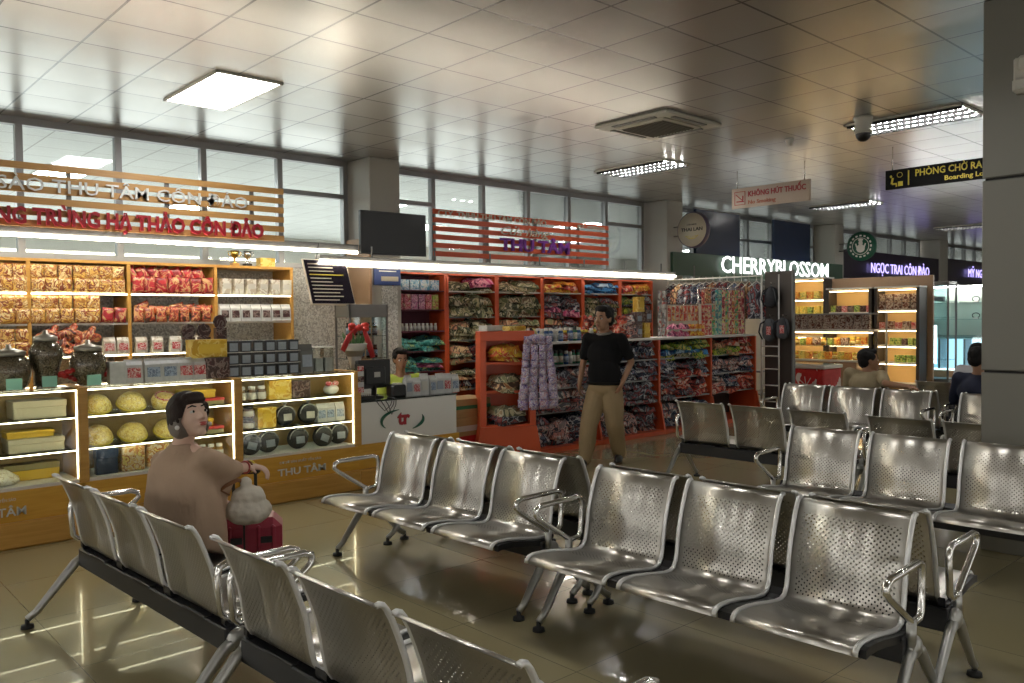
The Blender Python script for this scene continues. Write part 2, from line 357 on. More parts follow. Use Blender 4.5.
# ------------------------------------------------------------------ benches
PROF = [(0.000,.385),(.004,.402),(.020,.414),(.05,.419),(.12,.416),(.20,.405),(.28,.390),(.35,.379),(.395,.377),(.425,.388),(.443,.415),(.453,.455),(.461,.505),(.470,.560),(.484,.612),(.505,.672),(.528,.730),(.546,.763),(.558,.778),(.572,.784),(.582,.781)]
SW = .49
def seat_shell(parent, y):
    mb = MB(); L = 0; us = []; vs = []; S = [0]
    for (a, b) in zip(PROF, PROF[1:]): L += math.hypot(b[0]-a[0], b[1]-a[1]); S.append(L)
    n = len(PROF); cols = [-SW/2, SW/2]
    for off in (0, .003):
        for i, (p, z) in enumerate(PROF):
            a = PROF[max(0,i-1)]; b = PROF[min(n-1,i+1)]; t = Vector((b[0]-a[0], b[1]-a[1])).normalized(); nn = Vector((t.y, -t.x))
            for yy in cols: vs.append((p-.43+nn.x*off, y+yy, z+nn.y*off)); us.append((yy, S[i]))
    fs = []
    for i in range(n-1): fs.append((2*i, 2*i+1, 2*i+3, 2*i+2))
    o = 2*n
    for i in range(n-1): fs.append((o+2*i, o+2*i+2, o+2*i+3, o+2*i+1))
    for i in range(n-1):
        fs.append((2*i, 2*i+2, o+2*i+2, o+2*i)); fs.append((2*i+1, o+2*i+1, o+2*i+3, 2*i+3))
    me = bpy.data.meshes.new('seat_shell'); me.from_pydata(vs, [], fs); me.materials.append(M['steel'])
    ul = me.uv_layers.new(name='UVMap')
    for lp in me.loops: ul.data[lp.index].uv = us[lp.vertex_index]
    for p in me.polygons: p.use_smooth = p.index < 2*(n-1)
    sh = link('seat_shell', me, parent)
    for sg in (-1, 1):
        r = MB(); yy = y + sg*(SW/2-.006)
        r.tube([(p-.43-.002, yy, z+.002) for p, z in PROF], .0095, 8, flat=1.15).build('side_rail', M['chromeb'], sh)
    mb = MB().b2(-.20, .02, y-.10, y+.10, .35, .372, .004).build('seat_bracket', M['black'], sh)
    return sh
FY = .855
def make_bench():
    root = empty('waiting_bench', (0,0,0))
    for y in (.56, 0, -.56): seat_shell(root, y)
    MB().b2(-.10, .02, -FY+.01, FY-.01, .268, .366, .006).build('beam', M['black'], root)
    for y, w_ in ((.815,.03), (.28,.072), (-.28,.072), (-.815,.03)):
        pts = [(p-.43, z-.006) for p, z in PROF[2:11]]
        MB().prism(pts + [(p, z-.030) for p, z in reversed(pts)], w_, 'y', y-w_/2).build('connector', M['black'], root)
    for sg in (-1, 1):
        y = sg*FY
        lg = MB()
        for fx in (-.29, .27):
            lg.tube([(-.03, y, .325), (-.03+(fx+.03)*.22, y, .285), (-.03+(fx+.03)*.85, y, .075), (fx, y, .045)], [.030,.027,.020,.020], 8, flat=.8)
        lg.ell((-.03, y, .32), (.05,.028,.045))
        lg.tube([(-.06, y, .32), (-.055, y, .43)], .019, 8)
        lo = lg.build('leg', M['cast'], root)
        for fx in (-.29, .27): MB().lathe([(.012,.045),(.012,.02),(.030,.016),(.032,.0)], (fx, y, 0), 12).build('foot_pad', M['rubber'], lo)
        ar = MB(); r = .0145
        pts = [(-.04, y, .415), (-.07, y, .43), (-.28, y, .565), (-.305, y, .59), (-.298, y, .618), (-.265, y, .630), (.01, y, .632), (.042, y, .62), (.052, y, .59), (.040, y, .44), (.02, y, .418)]
        ar.tube(pts, r, 10, closed=True)
        ar.build('armrest', M['chrome'], root)
    return root
BG = 'three-seat perforated steel waiting benches'
bench0 = make_bench()
BENCH = [  # x, y, facing (+1 faces +X), yaw, label
 (3.15, 4.01, -1, 2.4, 'steel three-seat bench facing left, nearest the white desk with the red letters'),
 (3.19, 2.12, -1, 2.4, 'steel three-seat bench facing left, largest in the foreground at lower right'),
 (1.30, 3.985, 1, 2.9, 'steel bench seen from behind with the seated woman in a beige poncho on it'),
 (1.385, 2.18, 1, 2.2, 'steel bench seen from behind, cut by the bottom edge of the picture'),
 (3.525, 4.00, 1, 2.4, 'steel bench back to back behind the three seats nearest the white desk'),
 (3.55, 2.12, 1, 2.4, 'steel bench back to back behind the largest foreground bench, its armrest at lower right'),
 (5.37, 2.20, -1, 3.2, 'steel bench facing left in the middle of the hall, just before the clad column'),
 (6.54, 3.90, 1, 2.2, 'steel bench seen from behind in front of the clothing shelves, left of the clad column'),
 (6.60, 2.12, 1, 2.2, 'steel bench seen from behind, partly hidden by the clad column'),
 (8.64, 4.11, -1, 1.5, 'steel bench facing left in the far row, the man in beige leaning over its back'),
 (8.66, 2.22, -1, 1.5, 'steel bench facing left in the far row, cut off by the clad column'),
 (9.0, 4.11, 1, 1.5, 'steel bench under the man in beige, back to back with the far row'),
 (9.02, 2.22, 1, 1.5, 'steel bench under the person in navy, right beside the clad column'),
 (10.28, 3.20, 1, 1.5, 'farthest steel bench, seen from behind past the man in beige')]
for i, (x, y, fc, yw, lab) in enumerate(BENCH):
    b = bench0 if i == 0 else copy_tree(bench0)
    b.location = (x, y, 0); b.rotation_euler = (0, 0, R(yw) + (PI if fc > 0 else 0))
    tag(b, lab, 'bench', BG)
# ------------------------------------------------------------------ ceiling fittings
def light(x, y, label, lm, louver=True, nl=8):
    t = empty('ceiling_light', (x, y, CZ), 0, label, 'ceiling light', 'recessed ceiling lights')
    f = MB(); hx, hy = .295, .595
    f.b2(-hx, hx, hy-.02, hy, -.018, 0).b2(-hx, hx, -hy, -hy+.02, -.018, 0).b2(-hx, -hx+.02, -hy, hy, -.018, 0).b2(hx-.02, hx, -hy, hy, -.018, 0)
    f.build('frame', M['offw'], t)
    if not louver: MB().b2(-hx+.02, hx-.02, -hy+.02, hy-.02, -.010, -.002).build('diffuser', lm, t)
    else:
        MB().b2(-hx+.02, hx-.02, -hy+.02, hy-.02, -.006, -.001).build('reflector', M['offw'], t)
        for k in range(3):
            MB().tube([(-.185+.185*k, -hy+.04, -.020), (-.185+.185*k, hy-.04, -.020)], .013, 8).build('tube', lm, t)
        lv = MB()
        for k in range(1, nl*2): 
            yy = -hy+.02 + (2*hy-.04)*k/(nl*2); lv.box((0, yy, -.028), (.54,.014,.030))
        for xx in (-.26,-.0925,.0925,.26): lv.b2(xx-.012, xx+.012, -hy+.02, hy-.02, -.043, -.014)
        lv.build('louver', M['joint'], t)
    return t
light(3.1, 7.2, 'bright plain ceiling light panel nearest the amber wood sign', M['lamp'], False)
for x, y, lab in ((9.0,7.2,'ceiling light with louvre grid near the red slatted sign'),
    (9.0,3.6,'ceiling light with louvre grid beside the dome camera'),
    (15.0,7.2,'ceiling light above the lit white shop name'),
    (21.0,7.2,'small distant ceiling light left of the clad column'),
    (3.0,-.6,'ceiling light above the foreground benches'),(9.0,-.6,'ceiling light right of the clad column'),
    (-3.0,3.6,'ceiling light over the left end of the hall'),(15.0,3.6,'ceiling light behind the boarding sign'),(21.0,3.6,'ceiling light at the far right end'),(3.0,3.0,'ceiling light straight above the two front benches'),(-3.0,7.2,'ceiling light over the left end of the snack shelves'),(-3.0,-.6,'ceiling light over the empty floor at the left'),(15.0,-.6,'ceiling light over the hall right of the clad column'),(3.0,-4.2,'ceiling light far behind the viewer'),(9.0,-4.2,'ceiling light behind the viewer at the right')):
    light(x, y, lab, M['lamp2'])
# cassette air conditioner
t = empty('air_conditioner', (7.12, 5.47, CZ), 0, 'square ceiling cassette air conditioner with dark centre grille', 'air conditioner')
mb = MB(); mb.b2(-.48,.48,-.48,.48,-.035,0,.015); mb.b2(-.33,.33,-.33,.33,-.05,-.03,.01); mb.build('panel', M['offw'], t)
g = MB(); g.b2(-.27,.27,-.27,.27,-.056,-.045)
for k in range(13): g.b2(-.26,.26,-.255+.0425*k-.006,-.255+.0425*k+.006,-.064,-.055)
g.build('grille', mat('grey_brown_grille', (.13,.115,.09), .6), t)
for a in range(4):
    q = MB(); M3 = Matrix.Rotation(a*PI/2, 3, 'Z'); q.box(M3 @ Vector((.40,0,-.038)), (.05,.56,.012), M3); q.build('air_outlet', M['alud'], t)
# dome camera
t = empty('dome_camera', (8.52, 3.9, CZ), 0, 'white ceiling camera with black glass dome', 'camera')
MB().lathe([(.095,0),(.095,-.02),(.085,-.03),(.082,-.14),(.088,-.15),(.088,-.17)], n=20).build('housing', M['offw'], t)
MB().ell((0,0,-.17), (.078,.078,.085)).build('dome', M['bezel'], t)
t = empty('smoke_detector', (8.9, 4.94, CZ), 0, 'small round smoke detector on the ceiling', 'smoke detector')
MB().lathe([(.05,0),(.05,-.02),(.035,-.045),(.03,-.07),(.015,-.075)], n=16).build('body', M['offw'], t)
# ------------------------------------------------------------------ hanging signs
def hang_sign(name, x, y0, y1, z0, z1, fm, label, cat='sign'):
    t = empty(name, (x, (y0+y1)/2, z0), 0, label, cat); hy = abs(y1-y0)/2; h = z1-z0
    MB().b2(-.02, .02, -hy, hy, 0, h, .004).build('board', fm, t)
    for s in (-1, 1):
        MB().tube([(0, s*(hy-.08), h-.01), (0, s*(hy-.08), CZ-z0)], .006, 6).build('hanger_rod', M['chrome'], t)
    return t, hy, h
cs = mat('translucent_cream_board', (.52,.42,.34), .5)
t, hy, h = hang_sign('no_smoking_sign', 10.3, 6.6, 5.42, 3.09, 3.37, cs, 'cream no-smoking sign with red lettering hanging from the ceiling')
link('lettering', text_mesh('KHÔNG HÚT THUỐC', .075, .86, .003, .03, M['letr']), t, (-.026, hy-.27, .15), ROT_SIDE)
link('lettering', text_mesh('No Smoking', .055, .42, .003, .015, M['letmaroon']), t, (-.026, hy-.27, .045), ROT_SIDE)
ic = MB()
for (a0, a1, b0, b1) in ((.05,.22,.045,.052),(.05,.22,.225,.232),(.05,.057,.045,.232),(.213,.22,.045,.232)): ic.b2(-.026,-.020,hy-a1,hy-a0,b0,b1)
ic.b2(-.026,-.02,hy-.19,hy-.08,.085,.10); ic.b2(-.026,-.02,hy-.19,hy-.175,.11,.17)
ic.box((-.023,hy-.135,.14),(.006,.17,.010),Matrix.Rotation(R(40),3,'X')); ic.build('smoking_symbol', M['letr'], t)
t, hy, h = hang_sign('boarding_sign', 10.3, 4.43, 1.9, 3.10, 3.335, mat('black_sign_face', (.008,.008,.008), .7, spec=.15), 'black boarding lounge sign with yellow lettering, partly behind the clad column')
link('lettering', text_mesh('PHÒNG CHỜ RA MÁY BAY', .082, 1.16, .003, .02, M['letgold']), t, (-.026, hy-.36, .125), ROT_SIDE)
link('lettering', text_mesh('Boarding Lounge', .055, .58, .003, .02, M['letgold']), t, (-.026, hy-.69, .035), ROT_SIDE)
ic = MB(); ic.b2(-.026,-.02,hy-.285,hy-.272,.03,.205)
ic.ell((-.024,hy-.07,.155),(.005,.014,.016)); ic.box((-.024,hy-.085,.10),(.006,.022,.075),Matrix.Rotation(R(12),3,'X')); ic.box((-.024,hy-.11,.062),(.006,.055,.02)); ic.box((-.024,hy-.135,.045),(.006,.014,.04)); ic.b2(-.026,-.02,hy-.21,hy-.155,.03,.085)
ic.tube([(-.024,hy-.175+.032*math.cos(a*PI/6),.165+.030*math.sin(a*PI/6)) for a in range(12)], .003, 5, closed=True)
ic.build('waiting_symbol', M['letgold'], t)
# round signs on wall brackets
def round_sign(name, x, y, z, r, fm, rm, label, by, bz):
    t = empty(name, (x, y, z), 0, label, 'sign')
    M3 = Matrix.Rotation(PI/2, 3, 'Y')
    MB().lathe([(r,-.05),(r+.012,-.04),(r+.012,.04),(r,.05)], n=40, rot=M3).build('rim', rm, t)
    MB().lathe([(r-.01,-.058),(r-.01,.058)], n=40, rot=M3).build('face', fm, t)
    for dz in (-.08,.08): MB().tube([(0, r, dz), (0, by-y, dz)], .010, 6).build('bracket', M['alud'], t)
    return t
t = round_sign('round_sign', 12.0, 8.46, 3.065, .30, M['cream'], mat('violet_rim', (.10,.07,.12), .4), 'round cream sign with dark lettering on a bracket from the second column', 8.9, 3)
link('lettering', text_mesh('THAI LAN', .06, .44, .003, .02, M['bezel']), t, (-.06, .22, -.02), ROT_SIDE)
link('lettering', text_mesh('CỬA HÀNG', .025, .2, .002, .0, M['bezel']), t, (-.06, .10, .08), ROT_SIDE)
mb = MB(); mb.tube([(-.06, .13, -.10), (-.06, .05, -.15), (-.06, -.05, -.15), (-.06, -.13, -.10)], .006, 6); mb.tube([(-.06,.09,-.10),(-.06,0,-.13),(-.06,-.09,-.10)], .004, 6); mb.build('emblem', M['letgold'], t)
t = round_sign('round_sign', 18.2, 8.36, 3.09, .31, M['gdisc'], M['gdisc'], 'round green sign with white figure emblem on a bracket from the third column', 8.9, 3)
e = MB(); e.tube([(-.062, .185*math.cos(a*PI/12), .185*math.sin(a*PI/12)) for a in range(24)], .008, 5, closed=True)
for k in range(16):
    a = k*PI/8; e.box((-.060, .235*math.cos(a), .235*math.sin(a)), (.008,.035,.05), Matrix.Rotation(a, 3, 'X'))
e.ell((-.060, 0, .07), (.006,.05,.06)); e.ell((-.060,0,-.05),(.006,.10,.09)); e.box((-.060,-.09,.0),(.006,.03,.13),Matrix.Rotation(R(20),3,'X')); e.box((-.060,.09,.0),(.006,.03,.13),Matrix.Rotation(R(-20),3,'X'))
e.ell((-.060,0,.14),(.006,.06,.03))
e.build('emblem', M['lety'], t)
# slatted signs on the window wall
def slat_sign(label, x0, x1, z0, z1, n, sm):
    t = empty('slatted_sign', ((x0+x1)/2, 8.5, z0), 0, label, 'sign'); hw = (x1-x0)/2; p = (z1-z0)/(n-.4)
    for k in range(n): MB().b2(-hw, hw, -.012, .012, p*k, p*k+p*.6, .002).build('slat', sm, t)
    x = -hw+.03
    while x < hw: MB().b2(x-.02, x+.02, .012, .04, -.05, z1-z0).build('support_batten', M['alud'], t); x += .9
    return t, hw
t, hw = slat_sign('amber wooden slat sign with silver and red lettering above the snack shelves', .35, 4.34, 2.45, 3.03, 6, M['slat'])
cx = (.35+4.34)/2
link('lettering', text_mesh('YẾN SÀO THU TÂM CÔN ĐẢO', .125, 2.78, .008, .003, M['letw']), t, (1.13-cx, -.03, .325), ROT_FRONT)
link('lettering', text_mesh('ĐÔNG TRÙNG HẠ THẢO CÔN ĐẢO', .15, 2.78, .014, .045, M['letr']), t, (1.30-cx, -.04, .025), ROT_FRONT)
t, hw = slat_sign('red slatted sign with white and violet lettering above the clothing shelves', 6.41, 9.80, 2.38, 2.985, 6, M['slatr'])
link('lettering', text_mesh('CTY. TNHH THU TÂM CÔN ĐẢO', .075, 1.95, .006, .01, M['cream']), t, (6.47-8.105, -.026, .52), ROT_FRONT)
link('lettering', text_mesh('ĐT: 0909686', .05, .62, .006, .01, M['cream']), t, (9.08-8.105, -.026, .53), ROT_FRONT)
link('lettering', text_mesh('Cửa hàng', .12, .95, .006, .0, M['cream'], shear=.45), t, (7.55-8.105, -.026, .345), ROT_FRONT)
link('lettering', text_mesh('THU TÂM', .17, 1.36, .014, .035, M['letp']), t, (7.52-8.105, -.04, .13), ROT_FRONT)
# LED fascias
def fascia(x0, x1, y, z, label, hb=.075):
    t = empty('light_fascia', ((x0+x1)/2, y, z), 0, label, 'light fascia'); hw = (x1-x0)/2
    MB().b2(-hw, hw, 0, .12, 0, hb, .004).build('channel', M['alud'], t)
    MB().b2(-hw, hw-.02, -.012, .012, -.034, -.004).build('led_strip', M['led'], t)
    return t
fascia(-.4, 5.30, 8.5, 2.39, 'grey fascia with white light strip under the amber slat sign')
t = fascia(4.70, 11.34, 8.35, 2.262, 'long white light strip fascia over the clothing shelves', .05)
MB().b2(-3.31, 3.31, .03, .06, -.075, -.03).build('lower_band', M['offw'], t)
for k in range(8): MB().tube([(-2.6+.93*k,.05,0),(-2.6+.93*k,.05,.18)], .012, 6).build('standoff', M['alud'], t)
# television
t = empty('television', (5.78, 8.47, 2.36), R(-2), 'black flat television hanging above the light strip', 'television')
MB().b2(-.47,.47,-.02,.03,0,.52,.006).build('case', M['bezel'], t)
MB().b2(-.455,.455,-.024,-.018,.02,.505).build('screen', M['screen'], t)
MB().b2(-.05,.05,.03,.42,.2,.3).build('wall_bracket', M['alud'], t)
# blue notice, menu board
t = empty('blue_notice', (5.94, 8.86, 2.01), 0, 'blue notice with white writing on the first column', 'sign')
MB().b2(-.2,.2,-.012,.012,0,.29,.003).build('board', M['blue'], t)
for k, (w, z) in enumerate(((.16,.25),(.32,.205),(.26,.17))): MB().b2(-w/2, w/2, -.016, -.011, z, z+.014).build('text_or_glint_line', M['lety'], t)
MB().b2(-.1,.16,-.016,-.011,.05,.11).build('text_or_glint_line', M['cream'], t)
t = empty('price_board', (4.78, 8.2, 1.74), 0, 'black framed board with white writing, hanging askew left of the television', 'price board')
t.rotation_euler = (R(-22), 0, 0)
MB().b2(-.28,.28,-.012,.012,0,.56,.004).build('frame', M['cream'], t); MB().b2(-.265,.265,-.018,-.005,.015,.545).build('board', mat('blackboard', (.014,.01,.02), .25), t)
random.seed(3)
for k in range(11):
    w = random.uniform(.26,.46); MB().b2(-.23, -.23+w, -.022, -.016, .05+k*.044, .062+k*.044).build('text_or_glint_line', M['cream'] if k != 7 else M['letgold'], t)  # white rows are writing; the gold row is the light strip's reflection, painted on
MB().tube([(-.1,.0,.55),(-.1,-.13,.70)], .004, 5).build('cord', M['bezel'], t)
# ------------------------------------------------------------------ product prototypes (base at z = 0, front towards -Y)
def meshof(mb, name, mats): return mb.mesh(name, mats)
def put(name, me, loc, label, cat, group=None, rz=0, rot=None):
    o = link(name, me, None, loc, rot if rot else (0,0,rz)); return tag(o, label, cat, group)
def pillow(w, h, d, lean=0, mi=0, mb=None, nx=8, nz=10, crimp=.06):
    """sealed foil pouch: fat in the middle, flat crimped top and bottom"""
    mb = mb or MB(); vs = []; fs = []
    for s in (-1, 1):
        for i in range(nz+1):
            v = i/nz
            for j in range(nx+1):
                u = j/nx*2-1
                t = max(0, 1-abs(u)**3) * max(0, 1-abs(2*v-1)**(4 if v < .5 else 2.6))
                x = u*w/2*(1-.06*math.sin(PI*v)); y = s*(d/2*t**.6+.002) - lean*v*h
                z = v*h + .004*math.sin(u*6+v*9)*t
                vs.append((x, y, z))
    n = (nx+1)*(nz+1)
    for s in range(2):
        for i in range(nz):
            for j in range(nx):
                a = s*n+i*(nx+1)+j; q = (a, a+1, a+nx+2, a+nx+1); fs.append(q if s == 0 else tuple(reversed(q)))
    ring = [j for j in range(nx+1)] + [i*(nx+1)+nx for i in range(1,nz+1)] + [nz*(nx+1)+j for j in range(nx-1,-1,-1)] + [i*(nx+1) for i in range(nz-1,0,-1)]
    for a, b in zip(ring, ring[1:]+ring[:1]): fs.append((a, a+n, b+n, b))
    return mb.add(vs, fs, True, mi)
gold = pattern('gold_foil_print', [(.42,.17,.03),(.75,.48,.12),(.26,.06,.02),(.85,.66,.32),(.50,.20,.04)], 13, .32, coat=.3)
redb = pattern('red_foil_print', [(.42,.02,.03),(.50,.03,.04),(.62,.36,.16),(.40,.02,.03),(.22,.015,.02),(.55,.04,.05)], 9, .32, coat=.3)
orab = pattern('orange_red_print', [(.55,.12,.04),(.25,.04,.03),(.66,.34,.14),(.45,.05,.03),(.08,.03,.02)], 10, .35, coat=.3)
whiteb = pattern('pale_label_print', [(.66,.62,.50),(.70,.67,.58),(.50,.43,.33),(.72,.70,.62)], 6, .5)
greyb = mat('grey_white_film', (.58,.58,.56), .4, var=.22, scale=22)
redlab = pattern('red_label_print', [(.45,.03,.04),(.55,.05,.06),(.75,.6,.55),(.45,.03,.04)], 40, .5)
bluelab = pattern('blue_grey_label_print', [(.32,.42,.55),(.40,.48,.60),(.12,.16,.25),(.45,.52,.62)], 40, .5)
darkb = pattern('dark_brown_print', [(.06,.025,.02),(.045,.02,.018),(.22,.16,.14),(.07,.02,.02),(.05,.02,.02)], 12, .4)
greylab = mat('grey_blue_label', (.30,.34,.40), .5, var=.15, scale=60); darkbox = mat('charcoal_box', (.03,.032,.04), .4)
goldbox = pattern('gold_carton_print', [(.62,.36,.02),(.70,.44,.04),(.80,.60,.15),(.60,.33,.02)], 8, .4)
yellowf = pattern('yellow_packed_sweets', [(.80,.62,.14),(.88,.76,.30),(.60,.40,.06),(.90,.82,.50)], 46, .4)
jarglass = glass('jar_glass', (.93,.92,.86), .3); herb = pattern('dried_herbs', [(.20,.15,.09),(.36,.29,.19),(.10,.08,.05),(.46,.40,.28),(.24,.16,.10)], 26, .8)
mint = mat('mint_label', (.30,.62,.50), .5); teal = pattern('teal_cloth', [(.02,.20,.19),(.05,.33,.30),(.15,.45,.40),(.02,.12,.12),(.35,.55,.20)], 12, .7)
def box_mesh(w, h, d, m, lab=None, lw=.7, lh=.5, lz=.25, name='box'):
    mb = MB().b2(-w/2, w/2, -d/2, d/2, 0, h, min(w,h,d)*.04)
    mb.b2(-w/2-.001, w/2+.001, -d/2-.001, d/2+.001, h*.86, h+.001, .002)
    if lab: mb.b2(-w*lw/2, w*lw/2, -d/2-.0025, -d/2+.001, h*lz, h*(lz+lh), mi=1)
    return mb.mesh(name, [m, lab] if lab else [m])
def gus_mesh(w, h, d, m, lab):
    """gusseted stand-up bag with folded top and a front label"""
    mb = MB(); vs = []
    for z, a, b in ((0,1,1),(h*.75,.97,.8),(h*.9,.98,.25),(h,.98,.12)):
        vs += [(-w/2*a,-d/2*b,z),(w/2*a,-d/2*b,z),(w/2*a,d/2*b,z),(-w/2*a,d/2*b,z)]
    fs = [(3,2,1,0),(12,13,14,15)]
    for i in range(3):
        for k in range(4): fs.append((i*4+k, i*4+(k+1)%4, (i+1)*4+(k+1)%4, (i+1)*4+k))
    mb.add(vs, fs); mb.box((0,-d/2-.001+.008,h*.42),(w*.72,.018,h*.42),Matrix.Rotation(R(-5),3,'X'),mi=1)
    return mb.mesh('pouch', [m, lab])
def jar_mesh(r, h, m, cap, lab):
    mb = MB(); mb.lathe([(r*.9,0),(r,.008),(r,h*.68),(r*.7,h*.78),(r*.68,h*.80)], n=14)
    mb.lathe([(r*.76,h*.80),(r*.78,h*.82),(r*.78,h*.98),(r*.7,h)], n=14, mi=1); mb.lathe([(r+.0015,h*.15),(r+.0015,h*.6)], n=14, mi=2)
    return mb.mesh('jar', [m, cap, lab])
# ------------------------------------------------------------------ amber wall shelf of the left shop
sx = [.10, 1.0, 1.91, 2.82, 3.73, 4.64]; sz = [.10,.65,.95,1.25,1.57,1.87]
t = empty('wall_shelf', (2.37, 9.08, 0), 0, 'amber wooden wall shelf full of packaged snacks along the left wall', 'shelf')
P = lambda x: x-2.37
MB().b2(P(.10), P(4.64), .285, .30, 0, 2.14).build('back_panel', M['tilew'], t)
for x in sx: MB().b2(P(x)-.018, P(x)+.018, -.17, .285, 0, 2.19, .003).build('upright', M['wood'], t)
MB().b2(P(.08), P(4.66), -.175, .285, 2.165, 2.195, .003).build('top_board', M['wood'], t)
for a, b in zip(sx, sx[1:]):
    for z in sz:
        if a > 3 and z == 0.1: continue
        s = MB().b2(P(a)+.018, P(b)-.018, -.165, .285, z-.022, z-.002, .002).build('shelf_board', M['shelfw'] if z > 1 else M['wood'], t)
        if z in (1.25, 1.87): MB().b2(P(a)+.02, P(b)-.02, -.178, -.165, z-.018, z-.008).build('led_strip', M['ledc'], s)
MB().b2(4.66, 5.70, 9.36, 9.40, 0, 2.22).build('wall_tiles', M['tilew'])['kind'] = 'structure'
MB().b2(5.66, 5.70, 8.84, 9.40, 0, 2.6, .004).build('trim_1', M['tan'])['kind'] = 'structure'
MB().b2(5.86, 6.10, 8.862, 8.885, 0, 2.0, .003).build('trim_2', M['tilew'])['kind'] = 'structure'
FS = 8.98
bag = pillow(.130, .145, .05).mesh('bag', gold); bag2 = pillow(.125, .175, .05).mesh('bag', redb); bag3 = pillow(.105, .15, .045).mesh('bag', orab)
bagd = pillow(.12, .15, .05).mesh('bag', redb)
for z, zn, xs in ((1.87,'top',(1.72,1.84,1.99,2.11,2.23,2.36,2.48,2.60,2.72)),(1.57,'second',(1.73,1.85,1.99,2.11,2.235,2.36,2.48)),(1.25,'third',(1.73,1.85))):
    for x in xs:
        for k in (0, 1):
            w = 'left end' if x < 1.9 else 'second bay'
            put('snack_bag', bag, (x+random.uniform(-.006,.006), FS-.07+k*.02, z+k*.128), 'gold foil snack bag in the stacked pairs, %s of the %s shelf' % (w, zn), 'snack bag', 'gold snack bags on the amber shelf', random.uniform(-.08,.08))
for k in range(7):
    put('snack_bag', bag2, (2.90+k*.122, FS-.09, 1.872), 'red foil snack bag standing on the top amber shelf', 'snack bag', 'red bags on the top shelf', rot=(0,R(random.uniform(-6,4)),0))
    put('snack_bag', bag2, (2.90+k*.118, FS+.02, 1.99), 'red foil bag leaning left above the front row of the top shelf', 'snack bag', 'leaning red bags on the top shelf', rot=(0,R(-22),0))
for k in range(2): put('snack_bag', bagd, (2.60+k*.12, FS-.07, 1.572), 'dark red snack bag at the right end of the gold bags', 'snack bag', 'dark red bags on the second shelf', rot=(0,R(6),0))
for k in range(7):
    put('snack_bag', bag3, (2.90+k*.118, FS-.09, 1.572), 'orange-red packet standing upright on the second amber shelf', 'snack bag', 'orange packets on the second shelf', rot=(0,R(random.uniform(-8,8)),0))
    put('snack_bag', bag3, (2.91+k*.118, FS+.02, 1.70), 'orange-red packet lying in the back row of the second shelf', 'snack bag', 'back row of orange packets', rot=(0,R(random.uniform(60,100)),0))
tub = box_mesh(.105, .17, .09, whiteb, M['offw'], .8, .35, .35); tub2 = gus_mesh(.115, .19, .07, greyb, darkb)
for k in range(6): put('carton', tub, (3.83+k*.145, FS-.08, 1.872), 'pale cream carton in the row on the top shelf, right bay', 'carton', 'cream cartons on the top shelf', random.uniform(-.05,.05))
for k in range(7): put('pouch', tub2, (3.81+k*.122, FS-.08, 1.572), 'white pouch with dark label on the second shelf, right bay', 'pouch', 'white pouches on the second shelf', random.uniform(-.05,.05))
meat = MB().limb([((-.09,0,.05),.045),((0,.01,.09),.05),((.09,0,.06),.045)],10).limb([((0,0,.04),.04),((.05,0,.15),.035)],10).mesh('meat', orab)
for x, z in ((1.99,1.25),(2.16,1.28),(2.33,1.26),(2.08,1.38),(2.25,1.39),(2.42,1.36)):
    put('cured_meat_pack', meat, (x, FS-.05, z), 'lumpy reddish-brown cured meat pack on the third amber shelf', 'meat pack', 'meat packs on the third shelf', random.uniform(-.4,.4))
rw = gus_mesh(.115, .17, .07, whiteb, redlab)
for x in (2.61,2.74): put('pouch', rw, (x, FS-.08, 1.252), 'cream pouch with red label left of the shelf upright', 'pouch', 'cream red-label pouches left of the upright')
for x in (2.92,3.08,3.27,3.46): put('pouch', rw, (x, FS-.08, 1.252), 'cream pouch with red label on the third shelf, right of the upright', 'pouch', 'cream red-label pouches right of the upright')
for x, lab in ((3.98,'gold trophy cup on top of the amber shelf'),(4.13,'silver trophy cup on black base on top of the shelf')):
    tr = empty('trophy', (x, 8.98, 2.195), 0, lab, 'trophy')
    MB().b2(-.04,.04,-.04,.04,0,.03,.004).build('base', M['bezel'] if x > 4.1 else M['wood'], tr)
    c = MB().lathe([(.03,.03),(.012,.05),(.010,.085),(.03,.10),(.045,.13),(.05,.17),(.046,.17),(.02,.11)], n=14)
    for s in (-1,1): c.tube([(s*.045,0,.16),(s*.075,0,.155),(s*.07,0,.12),(s*.035,0,.11)], .005, 5)
    c.build('cup', mat('trophy_metal', (.75,.55,.15) if x < 4.1 else (.7,.7,.7), .25, metal=1), tr)
put('carton', box_mesh(.18,.10,.12,goldbox), (4.36, 9.0, 2.195), 'yellow carton on top of the shelf beside the trophies', 'carton')
